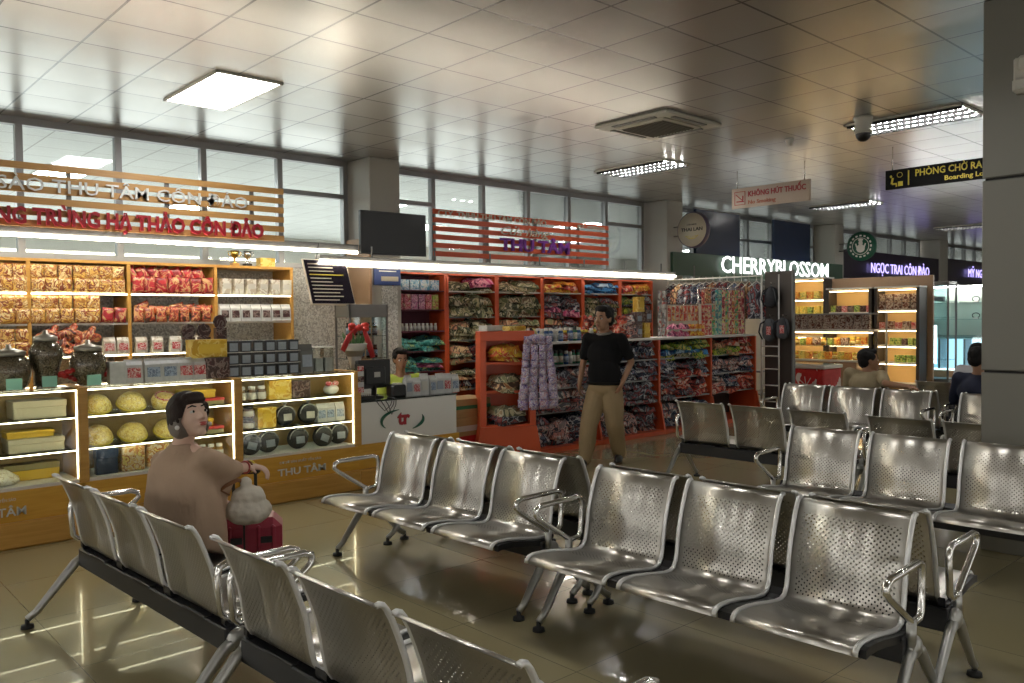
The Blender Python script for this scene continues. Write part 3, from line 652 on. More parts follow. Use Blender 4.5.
# ------------------------------------------------------------------ lit display cases
CY = 6.62
def case(x0, x1, label, letters):
    t = empty('display_case', ((x0+x1)/2, CY, 0), 0, label, 'display case', 'lit glass display cases of the left shop'); hw = (x1-x0)/2
    MB().b2(-hw, hw, -.02, .50, .12, .40, .004).build('plinth', M['woodd'], t)
    MB().b2(-hw, hw, -.055, .48, 0, .185, .012).build('toe_panel', M['wood'], t)
    for s in (-1, 1): MB().b2(s*hw-.034 if s < 0 else hw-.034, s*hw+.034 if s < 0 else hw+.034, -.012, .46, .40, 1.10, .004).build('upright', M['wood'], t) if not (s < 0 and x0 > 1) else None
    MB().b2(-hw+.03, hw-.03, .44, .46, .40, 1.09).build('back_panel', mat('case_back', (.52,.36,.14), .5), t)
    MB().b2(-hw+.03, hw-.03, 0, .44, .40, .422).build('deck', M['shelfw'], t)
    MB().b2(-hw+.034, hw-.034, .004, .010, .42, 1.08).build('front_glass', M['gcase'], t)
    MB().b2(-hw, hw, -.005, .46, 1.085, 1.097, .002).build('top_glass', M['gcase'], t)
    MB().b2(-hw+.034, hw-.034, .012, .022, 1.073, 1.081).build('led_strip', M['ledc'], t)
    for z in (.64, .88):
        s = MB().b2(-hw+.034, hw-.034, .03, .44, z-.008, z, .001).build('shelf', M['gcase'], t)
        MB().b2(-hw+.036, hw-.036, .014, .022, z-.009, z-.002).build('led_strip', M['ledc'], s)
    MB().b2(hw-.042, hw-.036, .014, .020, .43, 1.07).build('led_strip', M['ledc'], t)
    if letters:
        ox = {1.73: None, 2.92: 3.27, .58: .98}[x0]
        link('lettering', text_mesh('THU TÂM', .062, .46 if x0 > 2 else .38, .006, .01, M['letw']), t, (ox-(x0+x1)/2, -.03, .232), ROT_FRONT)
        link('lettering', text_mesh('CƠ SỞ SẢN XUẤT YẾN SÀO', .020, .40 if x0 > 2 else .3, .002, .0, M['letw']), t, (ox+.02-(x0+x1)/2, -.024, .335), ROT_FRONT)
    return t
case(.58, 1.75, 'lit glass display case at the left edge with boxed sweets behind glass', True)
case(1.73, 2.94, 'lit glass display case with yellow gift bowls, behind the seated woman', False)
case(2.92, 4.09, 'lit glass display case with round dark packages, next to the white desk', True)
bowl = MB().lathe([(.05,0),(.085,.012),(.105,.05),(.10,.09),(.075,.125),(.03,.145),(0.005,.15)], n=20)
bowl.lathe([(.106,.045),(.112,.05),(.112,.06),(.106,.062)], n=20, mi=1); bowl = bowl.mesh('bowl', [yellowf, M['letgold']])
GB = 'round yellow gift bowls in the display case'
for x in (1.90, 2.155): put('gift_bowl', bowl, (x, 6.85, .882), 'round bowl of yellow sweets on the upper glass shelf', 'gift bowl', 'yellow bowls on the upper shelf', rot=(R(28),0,random.uniform(0,3)*0))
for x in (1.905, 2.16, 2.43): put('gift_bowl', bowl, (x, 6.85, .642), 'round bowl of yellow sweets on the middle glass shelf', 'gift bowl', 'yellow bowls on the middle shelf', rot=(R(28),0,0))
rb = MB().lathe([(.05,0),(.09,.015),(.10,.06),(.085,.10),(.02,.12)], n=20)
rb.tube([(.07*math.cos(a*PI/8), .07*math.sin(a*PI/8), .10) for a in range(16)], .012, 6, closed=True, mi=1)
put('gift_bowl', rb.mesh('bowl', [yellowf, redlab]), (2.41, 6.85, .882), 'pink and yellow ringed bowl on the upper shelf', 'gift bowl', rot=(R(24),0,0))
def gift_box(x, y, z, w, h, d, m1, m2, label):
    g = empty('gift_box', (x, y, z), 0, label, 'gift box'); MB().b2(-w/2, w/2, -d/2, d/2, 0, h*.62, .003).build('tray', m1, g); MB().b2(-w/2-.004, w/2+.004, -d/2-.004, d/2+.004, h*.62, h, .004).build('lid', m2, g)
redm = mat('red_card', (.50,.03,.03), .45); yelm = mat('yellow_card', (.75,.50,.05), .45); palem = mat('pale_card', (.48,.44,.32), .5); drk = mat('dark_blue_card', (.015,.03,.07), .4); oli = mat('olive_card', (.30,.26,.12), .5)
gift_box(2.70, 6.84, .882, .34, .055, .22, oli, redm, 'flat red-lidded box on the upper shelf of the bowl case')
gift_box(2.68, 6.86, .94, .26, .07, .18, yelm, yelm, 'yellow box stacked on the flat red-lidded box')
gift_box(2.75, 6.84, .642, .22, .06, .22, oli, redm, 'red-lidded box on the middle shelf right of the woman')
gift_box(2.72, 6.86, .704, .15, .06, .15, yelm, yelm, 'small yellow box on the middle red-lidded box')
gift_box(1.93, 6.72, .424, .155, .19, .06, drk, drk, 'dark blue gift box standing on the case floor')
cake = MB().b2(-.085,.085,-.06,.06,0,.19,.01).mesh('pack', pattern('biscuit_print', [(.75,.5,.2),(.8,.68,.5),(.5,.2,.06),(.85,.7,.25)], 20, .4))
put('biscuit_pack', cake, (2.12, 6.74, .424), 'clear pack of layered biscuits beside the dark blue box', 'biscuit pack')
put('biscuit_pack', cake, (2.33, 6.80, .424), 'clear biscuit pack half hidden by the woman', 'biscuit pack')
bj = jar_mesh(.032, .13, mat('amber_liquid', (.30,.16,.04), .2), M['shelfw'], M['offw'])
for x in (2.62,2.69,2.76,2.83): put('bottle', bj, (x, 6.76, .424), 'small amber bottle with white cap on the case floor', 'bottle', 'small bottles behind the woman')
# left case
gift_box(1.50, 6.86, .882, .34, .13, .24, palem, palem, 'big pale box on the upper shelf of the left case')
gift_box(1.08, 6.84, .882, .20, .10, .2, drk, drk, 'dark box at the left edge of the upper shelf')
gift_box(1.47, 6.84, .642, .36, .10, .22, palem, palem, 'pale box on the middle shelf of the left case')
gift_box(1.44, 6.86, .744, .30, .05, .18, yelm, yelm, 'flat yellow box on top of the pale middle box')
gift_box(1.16, 6.80, .642, .12, .09, .2, drk, drk, 'dark blue box on the middle shelf at the left edge')
gift_box(1.46, 6.90, .424, .36, .12, .12, yelm, oli, 'yellow box on the floor of the left case')
tray = MB().lathe([(.10,0),(.13,.02),(.12,.05),(.05,.10),(.01,.115)], n=18).mesh('sweets', pattern('pale_sweets', [(.85,.80,.6),(.9,.87,.75),(.6,.5,.3)], 50, .4))
put('sweet_heap', tray, (1.24, 6.80, .424), 'heaped plate of pale sweets at the left edge of the case floor', 'sweets plate')
# right case
for x in (3.03,3.12,3.21): put('jar', jar_mesh(.038,.13,mat('brown_liquid',(.10,.05,.02),.2),M['shelfw'],M['offw']), (x, 6.75, .882), 'small brown jar with white label on the upper shelf', 'jar', 'three labelled jars')
put('gold_carton', box_mesh(.21,.17,.10,goldbox,yelm,.5,.4,.3), (3.37, 6.76, .882), 'gold carton standing on the upper shelf of the right case', 'carton')
put('dark_carton', box_mesh(.18,.15,.10,darkb), (3.58, 6.78, .882), 'dark printed carton beside the gold one', 'carton')
bow = MB().ell((0,0,.05),(.075,.06,.05)); bow.ell((-.035,-.02,.105),(.035,.02,.025),mi=1).ell((.035,-.02,.105),(.035,.02,.025),mi=1).ell((0,-.03,.10),(.016,.016,.018),mi=1)
put('gift_ball', bow.mesh('ball', [M['shelfw'], redlab]), (3.92, 6.80, .882), 'white round gift with red bow on the bright upper shelf', 'gift')
dj = jar_mesh(.05, .10, darkb, M['bezel'], M['offw'])
for z in (.642,.742): put('jar', dj, (3.09, 6.76, z), 'squat dark jar in the pair on the middle shelf', 'jar', 'stacked squat dark jars')
put('gold_carton', box_mesh(.17,.18,.10,goldbox,yelm,.5,.4,.3), (3.24, 6.76, .642), 'gold carton standing on the middle shelf', 'carton')
foil = mat('clear_foil', (.55,.55,.52), .25, metal=.5)
def round_pack(x, z, r, tilt, label):
    g = empty('round_package', (x, 6.76, z), 0, label, 'package', 'round dark packages in clear wrap'); g.rotation_euler = (0, R(tilt), 0)
    MB().ell((0,0,r*.95), (r*1.02,.055,r*.95), n=20).build('body', mat('dark_pack', (.008,.008,.010), .45), g)
    k = MB(); k.lathe([(r*.32,r*1.72),(r*.12,r*1.92),(r*.10,r*1.98),(r*.30,r*2.16),(r*.26,r*2.2)], n=10); k.tube([(r*.9*math.cos(a*PI/10), -.030, r*.95+r*.88*math.sin(a*PI/10)) for a in range(11)], .005, 6)
    k.build('tied_wrap', foil, g)
    MB().box((0,-.056,r*.85), (r*.8,.006,r*.62), Matrix.Rotation(R(-5),3,'X')).build('label', greylab if z < .5 else M['offw'], g)
round_pack(3.43,.642,.095,0,'round dark package with pale label, left one on the middle shelf')
round_pack(3.65,.642,.098,2,'round dark package with pale label, right one on the middle shelf')
for x, tl, nm in ((3.07,18,'leftmost, tilted, on the case floor'),(3.27,-3,'second from the left on the case floor'),(3.55,0,'in the middle of the case floor'),(3.76,25,'tilted, second from the right on the floor'),(3.96,2,'rightmost, beside the case post')):
    round_pack(x, .424, .10, tl, 'round dark package, '+nm)
for x in (3.79,3.88,3.98): put('pouch', gus_mesh(.095,.17,.06,greyb,bluelab), (x, 6.77, .642), 'greyish pouch with blue label on the middle shelf', 'pouch', 'blue-label pouches in the right case')
# goods standing on the case tops
def herb_jar(x, y, prof, label):
    g = empty('herb_jar', (x, y, 1.098), 0, label, 'jar'); H_ = prof[-1][1]
    MB().lathe([(r_*.93, z+.004) for r_, z in prof], n=22).build('contents', herb, g)
    MB().lathe(prof, n=22).build('glass_body', jarglass, g)
    rr = prof[-1][0]
    MB().lathe([(rr*1.02,H_),(rr*1.1,H_+.01),(rr*1.1,H_+.035),(rr*.5,H_+.05),(.02,H_+.06),(.015,H_+.085)], n=20).build('lid', mat('jar_lid', (.35,.33,.28), .3, metal=.6), g)
    MB().box((.0,-prof[2][0]-.008,.045), (.10,.006,.08)).build('label', mint, g)
herb_jar(1.33, 6.86, [(.10,0),(.13,.04),(.15,.12),(.14,.20),(.10,.24)], 'round jar of dried herbs with mint label, at the left edge of the case top')
herb_jar(1.58, 6.90, [(.07,0),(.08,.05),(.085,.12),(.115,.22),(.115,.28),(.075,.34)], 'tall vase-shaped jar of dried herbs with mint label')
herb_jar(1.86, 6.86, [(.07,0),(.10,.05),(.135,.13),(.125,.21),(.09,.26)], 'squat round jar of dried herbs with mint label beside the boxes')
fl = MB()
for k in range(7):
    a = k*.9; fl.ell((.05*math.cos(a), .04*math.sin(a), .05+.012*k), (.03,.025,.02), n=8)
put('red_ribbon_bundle', fl.mesh('ribbon', redm), (1.72, 6.86, 1.098), 'small red ribbon bundle between the herb jars', 'ribbon')
put('red_ribbon_bundle', fl.mesh('ribbon', redm), (2.0, 6.97, 1.10), 'small red ribbon bundle behind the squat jar', 'ribbon')
wb = gus_mesh(.135,.185,.08,greyb,redlab); wb2 = gus_mesh(.135,.185,.08,greyb,bluelab)
for x, m_, lab in ((2.05,greyb,'plain pale carton, leftmost of the row on the case top'),(2.17,wb,'white pouch with red label beside the plain carton'),(2.32,wb2,'white pouch with blue label in the row on the case top'),(2.45,wb2,'second white pouch with blue label'),(2.58,wb,'white pouch with red label right of the blue ones'),(2.69,wb,'white pouch with red label at the row end')):
    put('pouch', m_ if m_ is not greyb else box_mesh(.12,.17,.08,greyb), (x, 6.82, 1.098), lab, 'pouch')
put('dark_carton', box_mesh(.20,.17,.12,darkb), (2.84, 6.83, 1.098), 'dark printed carton under the gold carton on the case top', 'carton')
put('gold_carton', box_mesh(.30,.15,.14,goldbox,yelm,.6,.5,.25), (2.78, 6.86, 1.272), 'gold carton stacked on the case-top goods', 'carton')
for x, y, z, lab in ((2.63,6.86,1.425,'left'),(2.76,6.86,1.425,'middle'),(2.90,6.86,1.50,'right, raised')):
    g = empty('dark_card', (x, y, z), 0, 'dark brown scalloped card above the gold carton, '+lab+' one', 'display card')
    MB().lathe([(.055,-.006),(.062,-.004),(.062,.004),(.055,.006)], (0,0,.07), 8, rot=Matrix.Rotation(PI/2,3,'X'), smooth=False).build('card', darkb, g); MB().b2(-.045,.045,-.03,.03,-.075 if 'raised' in lab else 0,.02).build('stand', darkb, g)
pk = box_mesh(.093,.095,.08,darkbox,greylab,.78,.72,.1)
for r_ in range(3):
    for c_ in range(6 if r_ < 3 else 5):
        put('small_box', pk, (2.99+c_*.112, 6.84, 1.098+r_*.105), 'small charcoal box with grey label, %s layer of the stack on the case top' % ('bottom','middle','top')[r_], 'box', 'charcoal boxes, %s layer' % ('bottom','middle','top')[r_], random.uniform(-.04,.04))
for r_ in (1, 2): MB().b2(2.93,3.61,6.79,6.90,1.0935+r_*.105,1.098+r_*.105).build('card_divider', M['shelfw'])
for o in [q for q in COL.objects if q.name.startswith('card_divider')]: tag(o, 'thin pale sheet laid between the layers of charcoal boxes', 'divider', 'dividers between the charcoal boxes')
put('grey_pouch', gus_mesh(.13,.26,.08,mat('grey_foil',(.16,.16,.15),.35,metal=.5),greylab), (3.68, 6.84, 1.098), 'tall grey foil pouch beside the charcoal boxes', 'pouch')
for x in (3.81, 3.91):
    g = empty('clear_container', (x, 6.84, 1.098), 0, 'clear plastic container with pale contents on the right case top, %s one' % ('left' if x < 3.85 else 'right'), 'container')
    MB().b2(-.045,.045,-.04,.04,0,.22,.008).build('tub', M['gcase'], g); MB().b2(-.038,.038,-.033,.033,.005,.13,.006).build('contents', greyb, g); MB().b2(-.048,.048,-.043,.043,.22,.235,.004).build('lid', M['shelfw'], g)
put('green_basket', MB().lathe([(.07,0),(.09,.08),(.085,.085),(.065,.01)], n=16).mesh('basket', mat('green_plastic',(.04,.13,.07),.5)), (3.78, 7.02, 1.30-.2), 'green round basket behind the clear containers', 'basket')
# flowers in a wrapped bouquet
g = empty('flower_bouquet', (4.30, 7.0, 1.10), 0, 'red flower bouquet wrapped in pale paper with a red ribbon', 'bouquet')
MB().lathe([(.04,0),(.05,.05),(.09,.16),(.13,.24),(.125,.245),(.04,.03)], n=14).build('wrapping', M['offw'], g)
lv = MB()
for k in range(14):
    a = k*2.4; lv.tube([(.03*math.cos(a),.03*math.sin(a),.1),(.08*math.cos(a),.06*math.sin(a),.26),(.13*math.cos(a),.08*math.sin(a),.33+.03*math.sin(k))], [.012,.02,.003], 5, flat=.25)
lv.build('leaves', mat('leaf_green',(.04,.13,.03),.5), g)
rd = MB()
for k in range(7):
    a = k*1.1; rd.ell((.05+.08*math.cos(a),.05*math.sin(a),.40+.02*math.cos(k*2)), (.04,.035,.028), n=9)
rd.build('flowers', mat('red_petals',(.55,.03,.02),.5), g)
MB().tube([(.04,-.04,.42),(-.10,-.06,.30),(-.18,-.08,.18)], [.02,.035,.03], 6, flat=.2).tube([(.08,-.04,.40),(.12,-.07,.25),(.16,-.08,.10)], [.02,.035,.03], 6, flat=.2).build('ribbon', redm, g)
g = empty('glass_cabinet', (5.2, 8.3, 0), 0, 'tall glass cabinet with shelves in front of the first column', 'cabinet')
MB().b2(-.26,.26,-.16,.16,0,.85,.005).build('base_cabinet', M['offw'], g)
f = MB()
for sx_ in (-1,1):
    for sy_ in (-1,1): f.b2(sx_*.25-.01,sx_*.25+.01,sy_*.15-.01,sy_*.15+.01,.85,1.75)
f.b2(-.26,.26,-.16,.16,1.60,1.75,.004); f.build('frame', M['alud'], g)
for z in (1.12,1.38): MB().b2(-.24,.24,-.14,.14,z,z+.008).build('shelf', M['gblue'], g)
MB().b2(-.24,.24,-.152,-.147,.85,1.60).build('door', M['gblue'], g)
for z in (.86,1.13,1.39):
    for k in range(5): put('bottle', jar_mesh(.028,.15,mat('dark_bottle',(.03,.04,.05),.15),M['bezel'],bluelab), (5.02+k*.09, 8.3, z), 'small dark bottle inside the tall glass cabinet', 'bottle', 'bottles in the glass cabinet')
# ------------------------------------------------------------------ cashier desk
t = empty('cashier_desk', (4.68, CY, 0), 0, 'white cashier desk with red and green letter emblem on an amber plinth', 'desk')
MB().b2(-.58,.58,0,.50,.40,.80,.004).build('front_panel', M['white'], t)
MB().b2(-.60,.60,-.02,.50,.12,.41,.004).build('plinth', M['woodd'], t); MB().b2(-.60,.60,-.055,.48,0,.185,.012).build('toe_panel', M['wood'], t)
MB().b2(-.59,.59,-.01,.52,.80,.815,.003).build('counter_top', M['dglass'], t)
for k, (a0, a1, ww) in enumerate(((100,215,0),(-62,20,0))):
    pts = []; rs = []
    for i in range(13):
        a = R(a0+(a1-a0)*i/12); pts.append((-.09+.245*math.cos(a), -.008, .60+.105*math.sin(a))); rs.append(.003+.013*math.sin(PI*i/12))
    MB().tube(pts, rs, 8, flat=1).build('emblem_arc', mat('emblem_green',(.01,.10,.06),.4), t)
link('emblem_letters', text_mesh('tr', .135, .145, .004, .05, M['letr']), t, (-.15, -.007, .56), ROT_FRONT)
g = empty('monitor', (4.42, 6.86, .815), R(3), 'black computer monitor seen from behind on the white desk', 'monitor')
MB().b2(-.20,.20,-.02,.02,.09,.37,.01).b2(-.12,.12,-.045,-.02,.13,.30,.01).build('case', M['bezel'], g)
MB().b2(-.02,.05,-.049,-.044,.20,.25).build('label', M['offw'], g); MB().lathe([(.10,0),(.10,.01),(.03,.02),(.025,.12)], n=16).build('stand', M['bezel'], g)
g = empty('receipt_printer', (4.62, 6.76, .815), R(-8), 'small black printer at the foot of the monitor', 'printer'); MB().b2(-.08,.08,-.07,.07,0,.12,.015).build('body', M['bezel'], g); MB().b2(-.04,.04,-.05,.01,.12,.135).build('paper', M['offw'], g)
cl = MB()
for k in range(3): cl.tube([(-.02+.05*k,0,0),(0+.05*k,-.03,-.05),(.06+.04*k,-.032,-.11-.02*k),(.13+.03*k,-.03,-.06),(.16+.02*k,-.02,0),(.14+.02*k,.03,.01)], .004, 5)
o = cl.build('cables', M['bezel'], None, (4.30, 6.61, .82)); tag(o, 'loops of black cable hanging over the edge of the white desk', 'cables')
g = empty('pen_tray', (4.26, 6.76, .815), 0, 'tray of small items in front of the monitor', 'tray'); MB().b2(-.09,.09,-.05,.05,0,.03,.006).build('tray', M['bezel'], g)
pn = MB()
for k in range(7): pn.tube([(-.07+.022*k,0,.02),(-.075+.023*k,.01*math.sin(k*2),.09)], .006, 6)
pn.build('pens', greyb, g)
for k in range(7):
    put('pouch', gus_mesh(.105,.205,.06,greyb,(greylab,redlab,M['offw'],bluelab,greylab,redlab,bluelab)[k]) , (4.74+k*.098, 6.74, .815), 'white pouch in the row along the desk edge, %s' % ('leftmost','second from left','third from left','in the middle','third from right','second from right','rightmost')[k], 'pouch', 'white pouches along the desk edge', random.uniform(-.35,.35)).scale = (.86,1,(1,.86,1.04,.92,1,.97,.9)[k])
g = empty('leaflet_rack', (4.12, 6.70, 1.0-.0), 0, 'small strip of cards hanging at the corner between case and desk', 'card strip')
for k in range(5): MB().b2(-.03,.03,-.10,-.09,-.10+k*.05,-.055+k*.05).build('card', (redlab,greyb,darkb,greyb,redlab)[k], g)
MB().b2(-.004,.004,-.09,.0,-.1,.16).build('strap', M['bezel'], g)
# ------------------------------------------------------------------ orange shelving of the right shop
def garment(seed, w, d, h):
    random.seed(seed); mb = MB(); nx, ny = 12, 9; vs = []; fs = []
    a0 = random.random()*9
    for s in (0, 1):
        for j in range(ny+1):
            for i in range(nx+1):
                u = i/nx*2-1; v = j/ny*2-1
                e = (max(0,1-abs(u)**5))**.4 * (max(0,1-abs(v)**5))**.4
                nz = noise.noise(Vector((u*1.6+a0, v*1.6, seed)))
                z = (h*(.72+.5*nz)*e if s else h*.10*noise.noise(Vector((u*2+a0,v*2,3)))*e)
                r_ = 1 + .10*noise.noise(Vector((u*3,v*3,a0)))
                vs.append((u*w/2*r_, v*d/2*r_, z))
    n = (nx+1)*(ny+1)
    for s in range(2):
        for j in range(ny):
            for i in range(nx):
                a = s*n+j*(nx+1)+i; q = (a,a+1,a+nx+2,a+nx+1); fs.append(q if s else tuple(reversed(q)))
    ring = [i for i in range(nx+1)] + [j*(nx+1)+nx for j in range(1,ny+1)] + [ny*(nx+1)+i for i in range(nx-1,-1,-1)] + [j*(nx+1) for j in range(ny-1,0,-1)]
    for a, b in zip(ring, ring[1:]+ring[:1]): fs.append((a, b, b+n, a+n))
    return mb.add(vs, fs, True)
PR = {
 'camouflage': pattern('camouflage_print', [(.12,.14,.06),(.38,.35,.19),(.04,.05,.025),(.60,.55,.38),(.22,.15,.09)], 9),
 'olive': pattern('olive_print', [(.26,.26,.13),(.52,.47,.28),(.12,.12,.07),(.68,.62,.44),(.42,.30,.16)], 7),
 'dark patterned': pattern('dark_print', [(.02,.02,.03),(.07,.07,.10),(.42,.42,.44),(.03,.03,.05),(.34,.08,.08),(.02,.02,.03),(.20,.20,.23)], 8),
 'pale pink and grey': pattern('pink_grey_print', [(.30,.24,.24),(.66,.46,.42),(.06,.06,.08),(.58,.26,.22),(.72,.66,.62),(.1,.1,.12)], 8),
 'navy and white': pattern('navy_print', [(.02,.03,.06),(.05,.07,.12),(.58,.58,.60),(.02,.02,.04),(.14,.18,.28),(.40,.14,.14)], 8),
 'red patterned': pattern('red_print', [(.50,.04,.03),(.12,.02,.02),(.70,.14,.08),(.65,.52,.42),(.30,.02,.03)], 8),
 'green and yellow': pattern('green_print', [(.16,.30,.03),(.45,.50,.06),(.03,.10,.03),(.55,.45,.10),(.05,.2,.1)], 10),
 'orange and yellow': pattern('orange_print', [(.68,.22,.03),(.75,.50,.05),(.55,.08,.03),(.80,.62,.20)], 9),
 'blue': pattern('blue_print', [(.03,.16,.42),(.08,.30,.60),(.02,.07,.2),(.4,.55,.68)], 10),
 'rust floral': pattern('rust_print', [(.42,.16,.06),(.64,.42,.22),(.10,.05,.03),(.55,.24,.13),(.26,.24,.11)], 7),
 'magenta': pattern('magenta_print', [(.60,.08,.22),(.80,.35,.45),(.25,.03,.12),(.10,.03,.06)], 10),
 'teal': teal}
GM = {k: [garment(sd+len(k), .28, .30, .062).mesh('garment', m) for sd in (1, 2, 3)] for k, m in PR.items()}
NG = [0]
def pile(x0, x1, y, z, cols, layers, kinds, place, dz=.052, jit=.02):
    w = (x1-x0)/cols
    for c in range(cols):
        for l in range(layers if not isinstance(layers, (list,tuple)) else layers[c % len(layers)]):
            k = random.choice(kinds); me = random.choice(GM[k]); NG[0] += 1
            o = put('folded_garment', me, (x0+w*(c+.5)+random.uniform(-jit,jit), y+random.uniform(-.02,.02), z+l*dz), '%s folded garment %s' % (k, place), 'garment', 'garments %s' % place, random.uniform(-.25,.25))
            o.scale = (w/.28*random.uniform(.9,1.12), 1, dz/.052*random.uniform(1.2,1.75))
            o.rotation_euler = (R(random.uniform(-4,16)), R(random.uniform(-8,8)), random.uniform(-.3,.3))
random.seed(11)
ox = [6.02, 6.91, 7.82, 8.73, 9.63, 10.53, 11.40]
BAYN = ['beside the first column','second bay','third bay','fourth bay','bay above the standing man','last bay before the second column']
for i, (a, b) in enumerate(zip(ox, ox[1:])):
    t = empty('orange_shelf_unit', ((a+b)/2, 8.9, 0), 0, 'orange-red shelf unit of the clothing shop, %s' % BAYN[i], 'shelf unit', 'orange shelf units along the wall'); hw = (b-a)/2
    MB().b2(-hw, hw, .33, .345, 0, 2.18).build('back_panel', M['maroon'] if i == 0 else M['orange'], t)
    for s in (-1,1): MB().b2(s*(hw-.02)-.018, s*(hw-.02)+.018, -.02, .33, 0, 2.19, .003).build('upright', M['orange'], t)
    MB().b2(-hw, hw, -.02, .33, 2.165, 2.19, .003).build('top_board', M['orange'], t)
    zs = (1.955,1.70,1.415,1.15,.88,.5) if i == 0 else (1.955,1.60,1.28,.98,.60,.12)
    for z in zs: MB().b2(-hw+.035, hw-.035, -.015, .33, z-.018, z, .002).build('shelf_board', M['shelfw'] if (z > 1.9 and i) else M['maroon'] if i == 0 else M['alud'], t)
# bay 0 goods
bp = box_mesh(.15,.14,.10,pattern('blue_white_carton',[(.10,.35,.55),(.65,.72,.75),(.25,.5,.7),(.75,.78,.78)],14,.4))
for k in range(5): put('blue_pack', bp, (6.12+k*.165, 9.02, 1.957), 'blue and white pack on the top shelf beside the blue notice', 'pack', 'blue packs on the top shelf')
pk1 = box_mesh(.10,.10,.10,pattern('pink_carton',[(.60,.10,.14),(.75,.30,.35),(.5,.06,.08),(.72,.55,.4)],22,.4)); pk2 = box_mesh(.10,.10,.10,pattern('lime_carton',[(.35,.5,.06),(.6,.6,.2),(.5,.2,.1)],22,.4)); pk3 = box_mesh(.10,.10,.10,pattern('mauve_carton',[(.55,.12,.30),(.7,.4,.5),(.3,.08,.2)],22,.4))
for k in range(6):
    for r_ in (0,1):
        m_ = (pk1,pk1,pk3,pk3,pk1,pk2)[k]; nm = ('pink','pink','mauve','mauve','pink','lime green')[k]
        put('small_carton', m_, (6.20+k*.115, 9.0, 1.702+r_*.102), '%s small carton on the second shelf of the bay beside the column' % nm, 'carton', 'small cartons, %s' % nm)
wbt = jar_mesh(.024,.10,M['offw'],M['shelfw'],greyb)
for k in range(11): put('small_bottle', wbt, (6.12+k*.068, 9.0, 1.417), 'small white bottle in the row on the third maroon shelf', 'bottle', 'white bottles on the maroon shelf')
pile(6.08, 6.86, 9.05, 1.152, 2, 3, ['teal'], 'on the fourth shelf of the first bay')
pile(6.08, 6.86, 9.05, .882, 2, 3, ['teal','magenta','teal'], 'on the fifth shelf of the first bay')
# wall bays 1-5
top = [['camouflage','magenta','olive'],['olive','camouflage'],['orange and yellow','red patterned'],['blue'],['red patterned','orange and yellow']]
mid = [['olive','camouflage','olive'],['camouflage','olive','camouflage'],['magenta','navy and white','dark patterned'],['camouflage','dark patterned'],['green and yellow','dark patterned']]
low = [['rust floral','olive','camouflage'],['rust floral','camouflage'],['rust floral','dark patterned'],['camouflage','red patterned'],['orange and yellow','red patterned','rust floral']]
bot = [['camouflage','dark patterned','rust floral'],['camouflage','dark patterned'],['dark patterned'],['dark patterned'],['dark patterned']]
for i in range(5):
    a, b = ox[i+1]+.04, ox[i+2]-.04; n_ = BAYN[i+1]
    pile(a, b, 9.04, 1.957, 2, [2,3], top[i], 'on the top shelf, '+n_)
    pile(a, b, 9.02, 1.602, 2, [4,4], mid[i], 'on the second shelf, '+n_, .068)
    pile(a, b, 9.02, 1.282, 2, [4,4], low[i], 'on the third shelf, '+n_, .062)
    if i < 2: pile(a, b, 9.02, .982, 2, 4, bot[i], 'on the fourth shelf, '+n_, .056)
    if i < 2: pile(a, b, 9.02, .602, 2, 4, bot[i], 'on the fifth shelf, '+n_, .062)
# floor-standing orange gondola in front
gx = [6.45, 7.68, 8.95, 10.16, 11.34]; GY = 6.85
GN = ['behind the orange stand','behind the standing man','right of the standing man','nearest the hanging rack']
GK = [[['navy and white','dark patterned','red patterned'],['dark patterned','pale pink and grey'],['pale pink and grey','dark patterned'],['pale pink and grey','dark patterned','navy and white']],
      [['navy and white','dark patterned'],['dark patterned','navy and white'],['dark patterned'],['pale pink and grey','dark patterned']],
      [['green and yellow','camouflage','blue'],['dark patterned','red patterned','navy and white'],['dark patterned','red patterned'],['pale pink and grey','dark patterned','navy and white']],
      [['red patterned','rust floral','green and yellow'],['pale pink and grey','navy and white'],['pale pink and grey','navy and white','red patterned'],['dark patterned']]]
for i, (a, b) in enumerate(zip(gx, gx[1:])):
    t = empty('low_shelf_unit', ((a+b)/2, GY, 0), 0, 'low orange-red shelf unit with white top, %s' % GN[i], 'shelf unit', 'low orange shelf units in front'); hw = (b-a)/2
    MB().b2(-hw, hw, .46, .475, 0, 1.26).build('back_panel', M['bronze'], t)
    MB().b2(hw-.04, hw, 0, .46, 0, 1.27, .003).build('upright', M['orange'], t)
    if i == 0: MB().b2(-hw, -hw+.04, 0, .46, 0, 1.27, .003).build('upright', M['orange'], t)
    MB().b2(-hw, hw, -.02, .47, 1.262, 1.29, .003).build('top_board', M['shelfw'], t)
    MB().b2(-hw, hw, -.10, .46, .0, .06, .003).build('base_board', M['orange'], t)
    MB().prism([(-.10,.0),(.02,.0),(.02,.42),(-.02,.42)], .03, 'x', hw-.035).build('foot_bracket', M['orange'], t)
    for z in (1.01,.74,.46): MB().b2(-hw+.0, hw-.04, .02, .46, z-.018, z, .002).build('shelf_board', M['alu'], t)
    for j, (z, lay, nm) in enumerate(((1.012,[3,3,4],'upper'),(.742,[4,3,4],'middle'),(.462,[4,4,4],'lower'),(.062,[5,4,5],'bottom'))):
        if i == 0 and j == 0: continue
        if i == 3 and j == 3: continue
        pile(a+.03, b-.05, GY+.16, z, 3, lay, GK[i][j], 'on the %s shelf %s' % (nm, GN[i]), .056 if j < 3 else .062)
print('garments', NG[0])
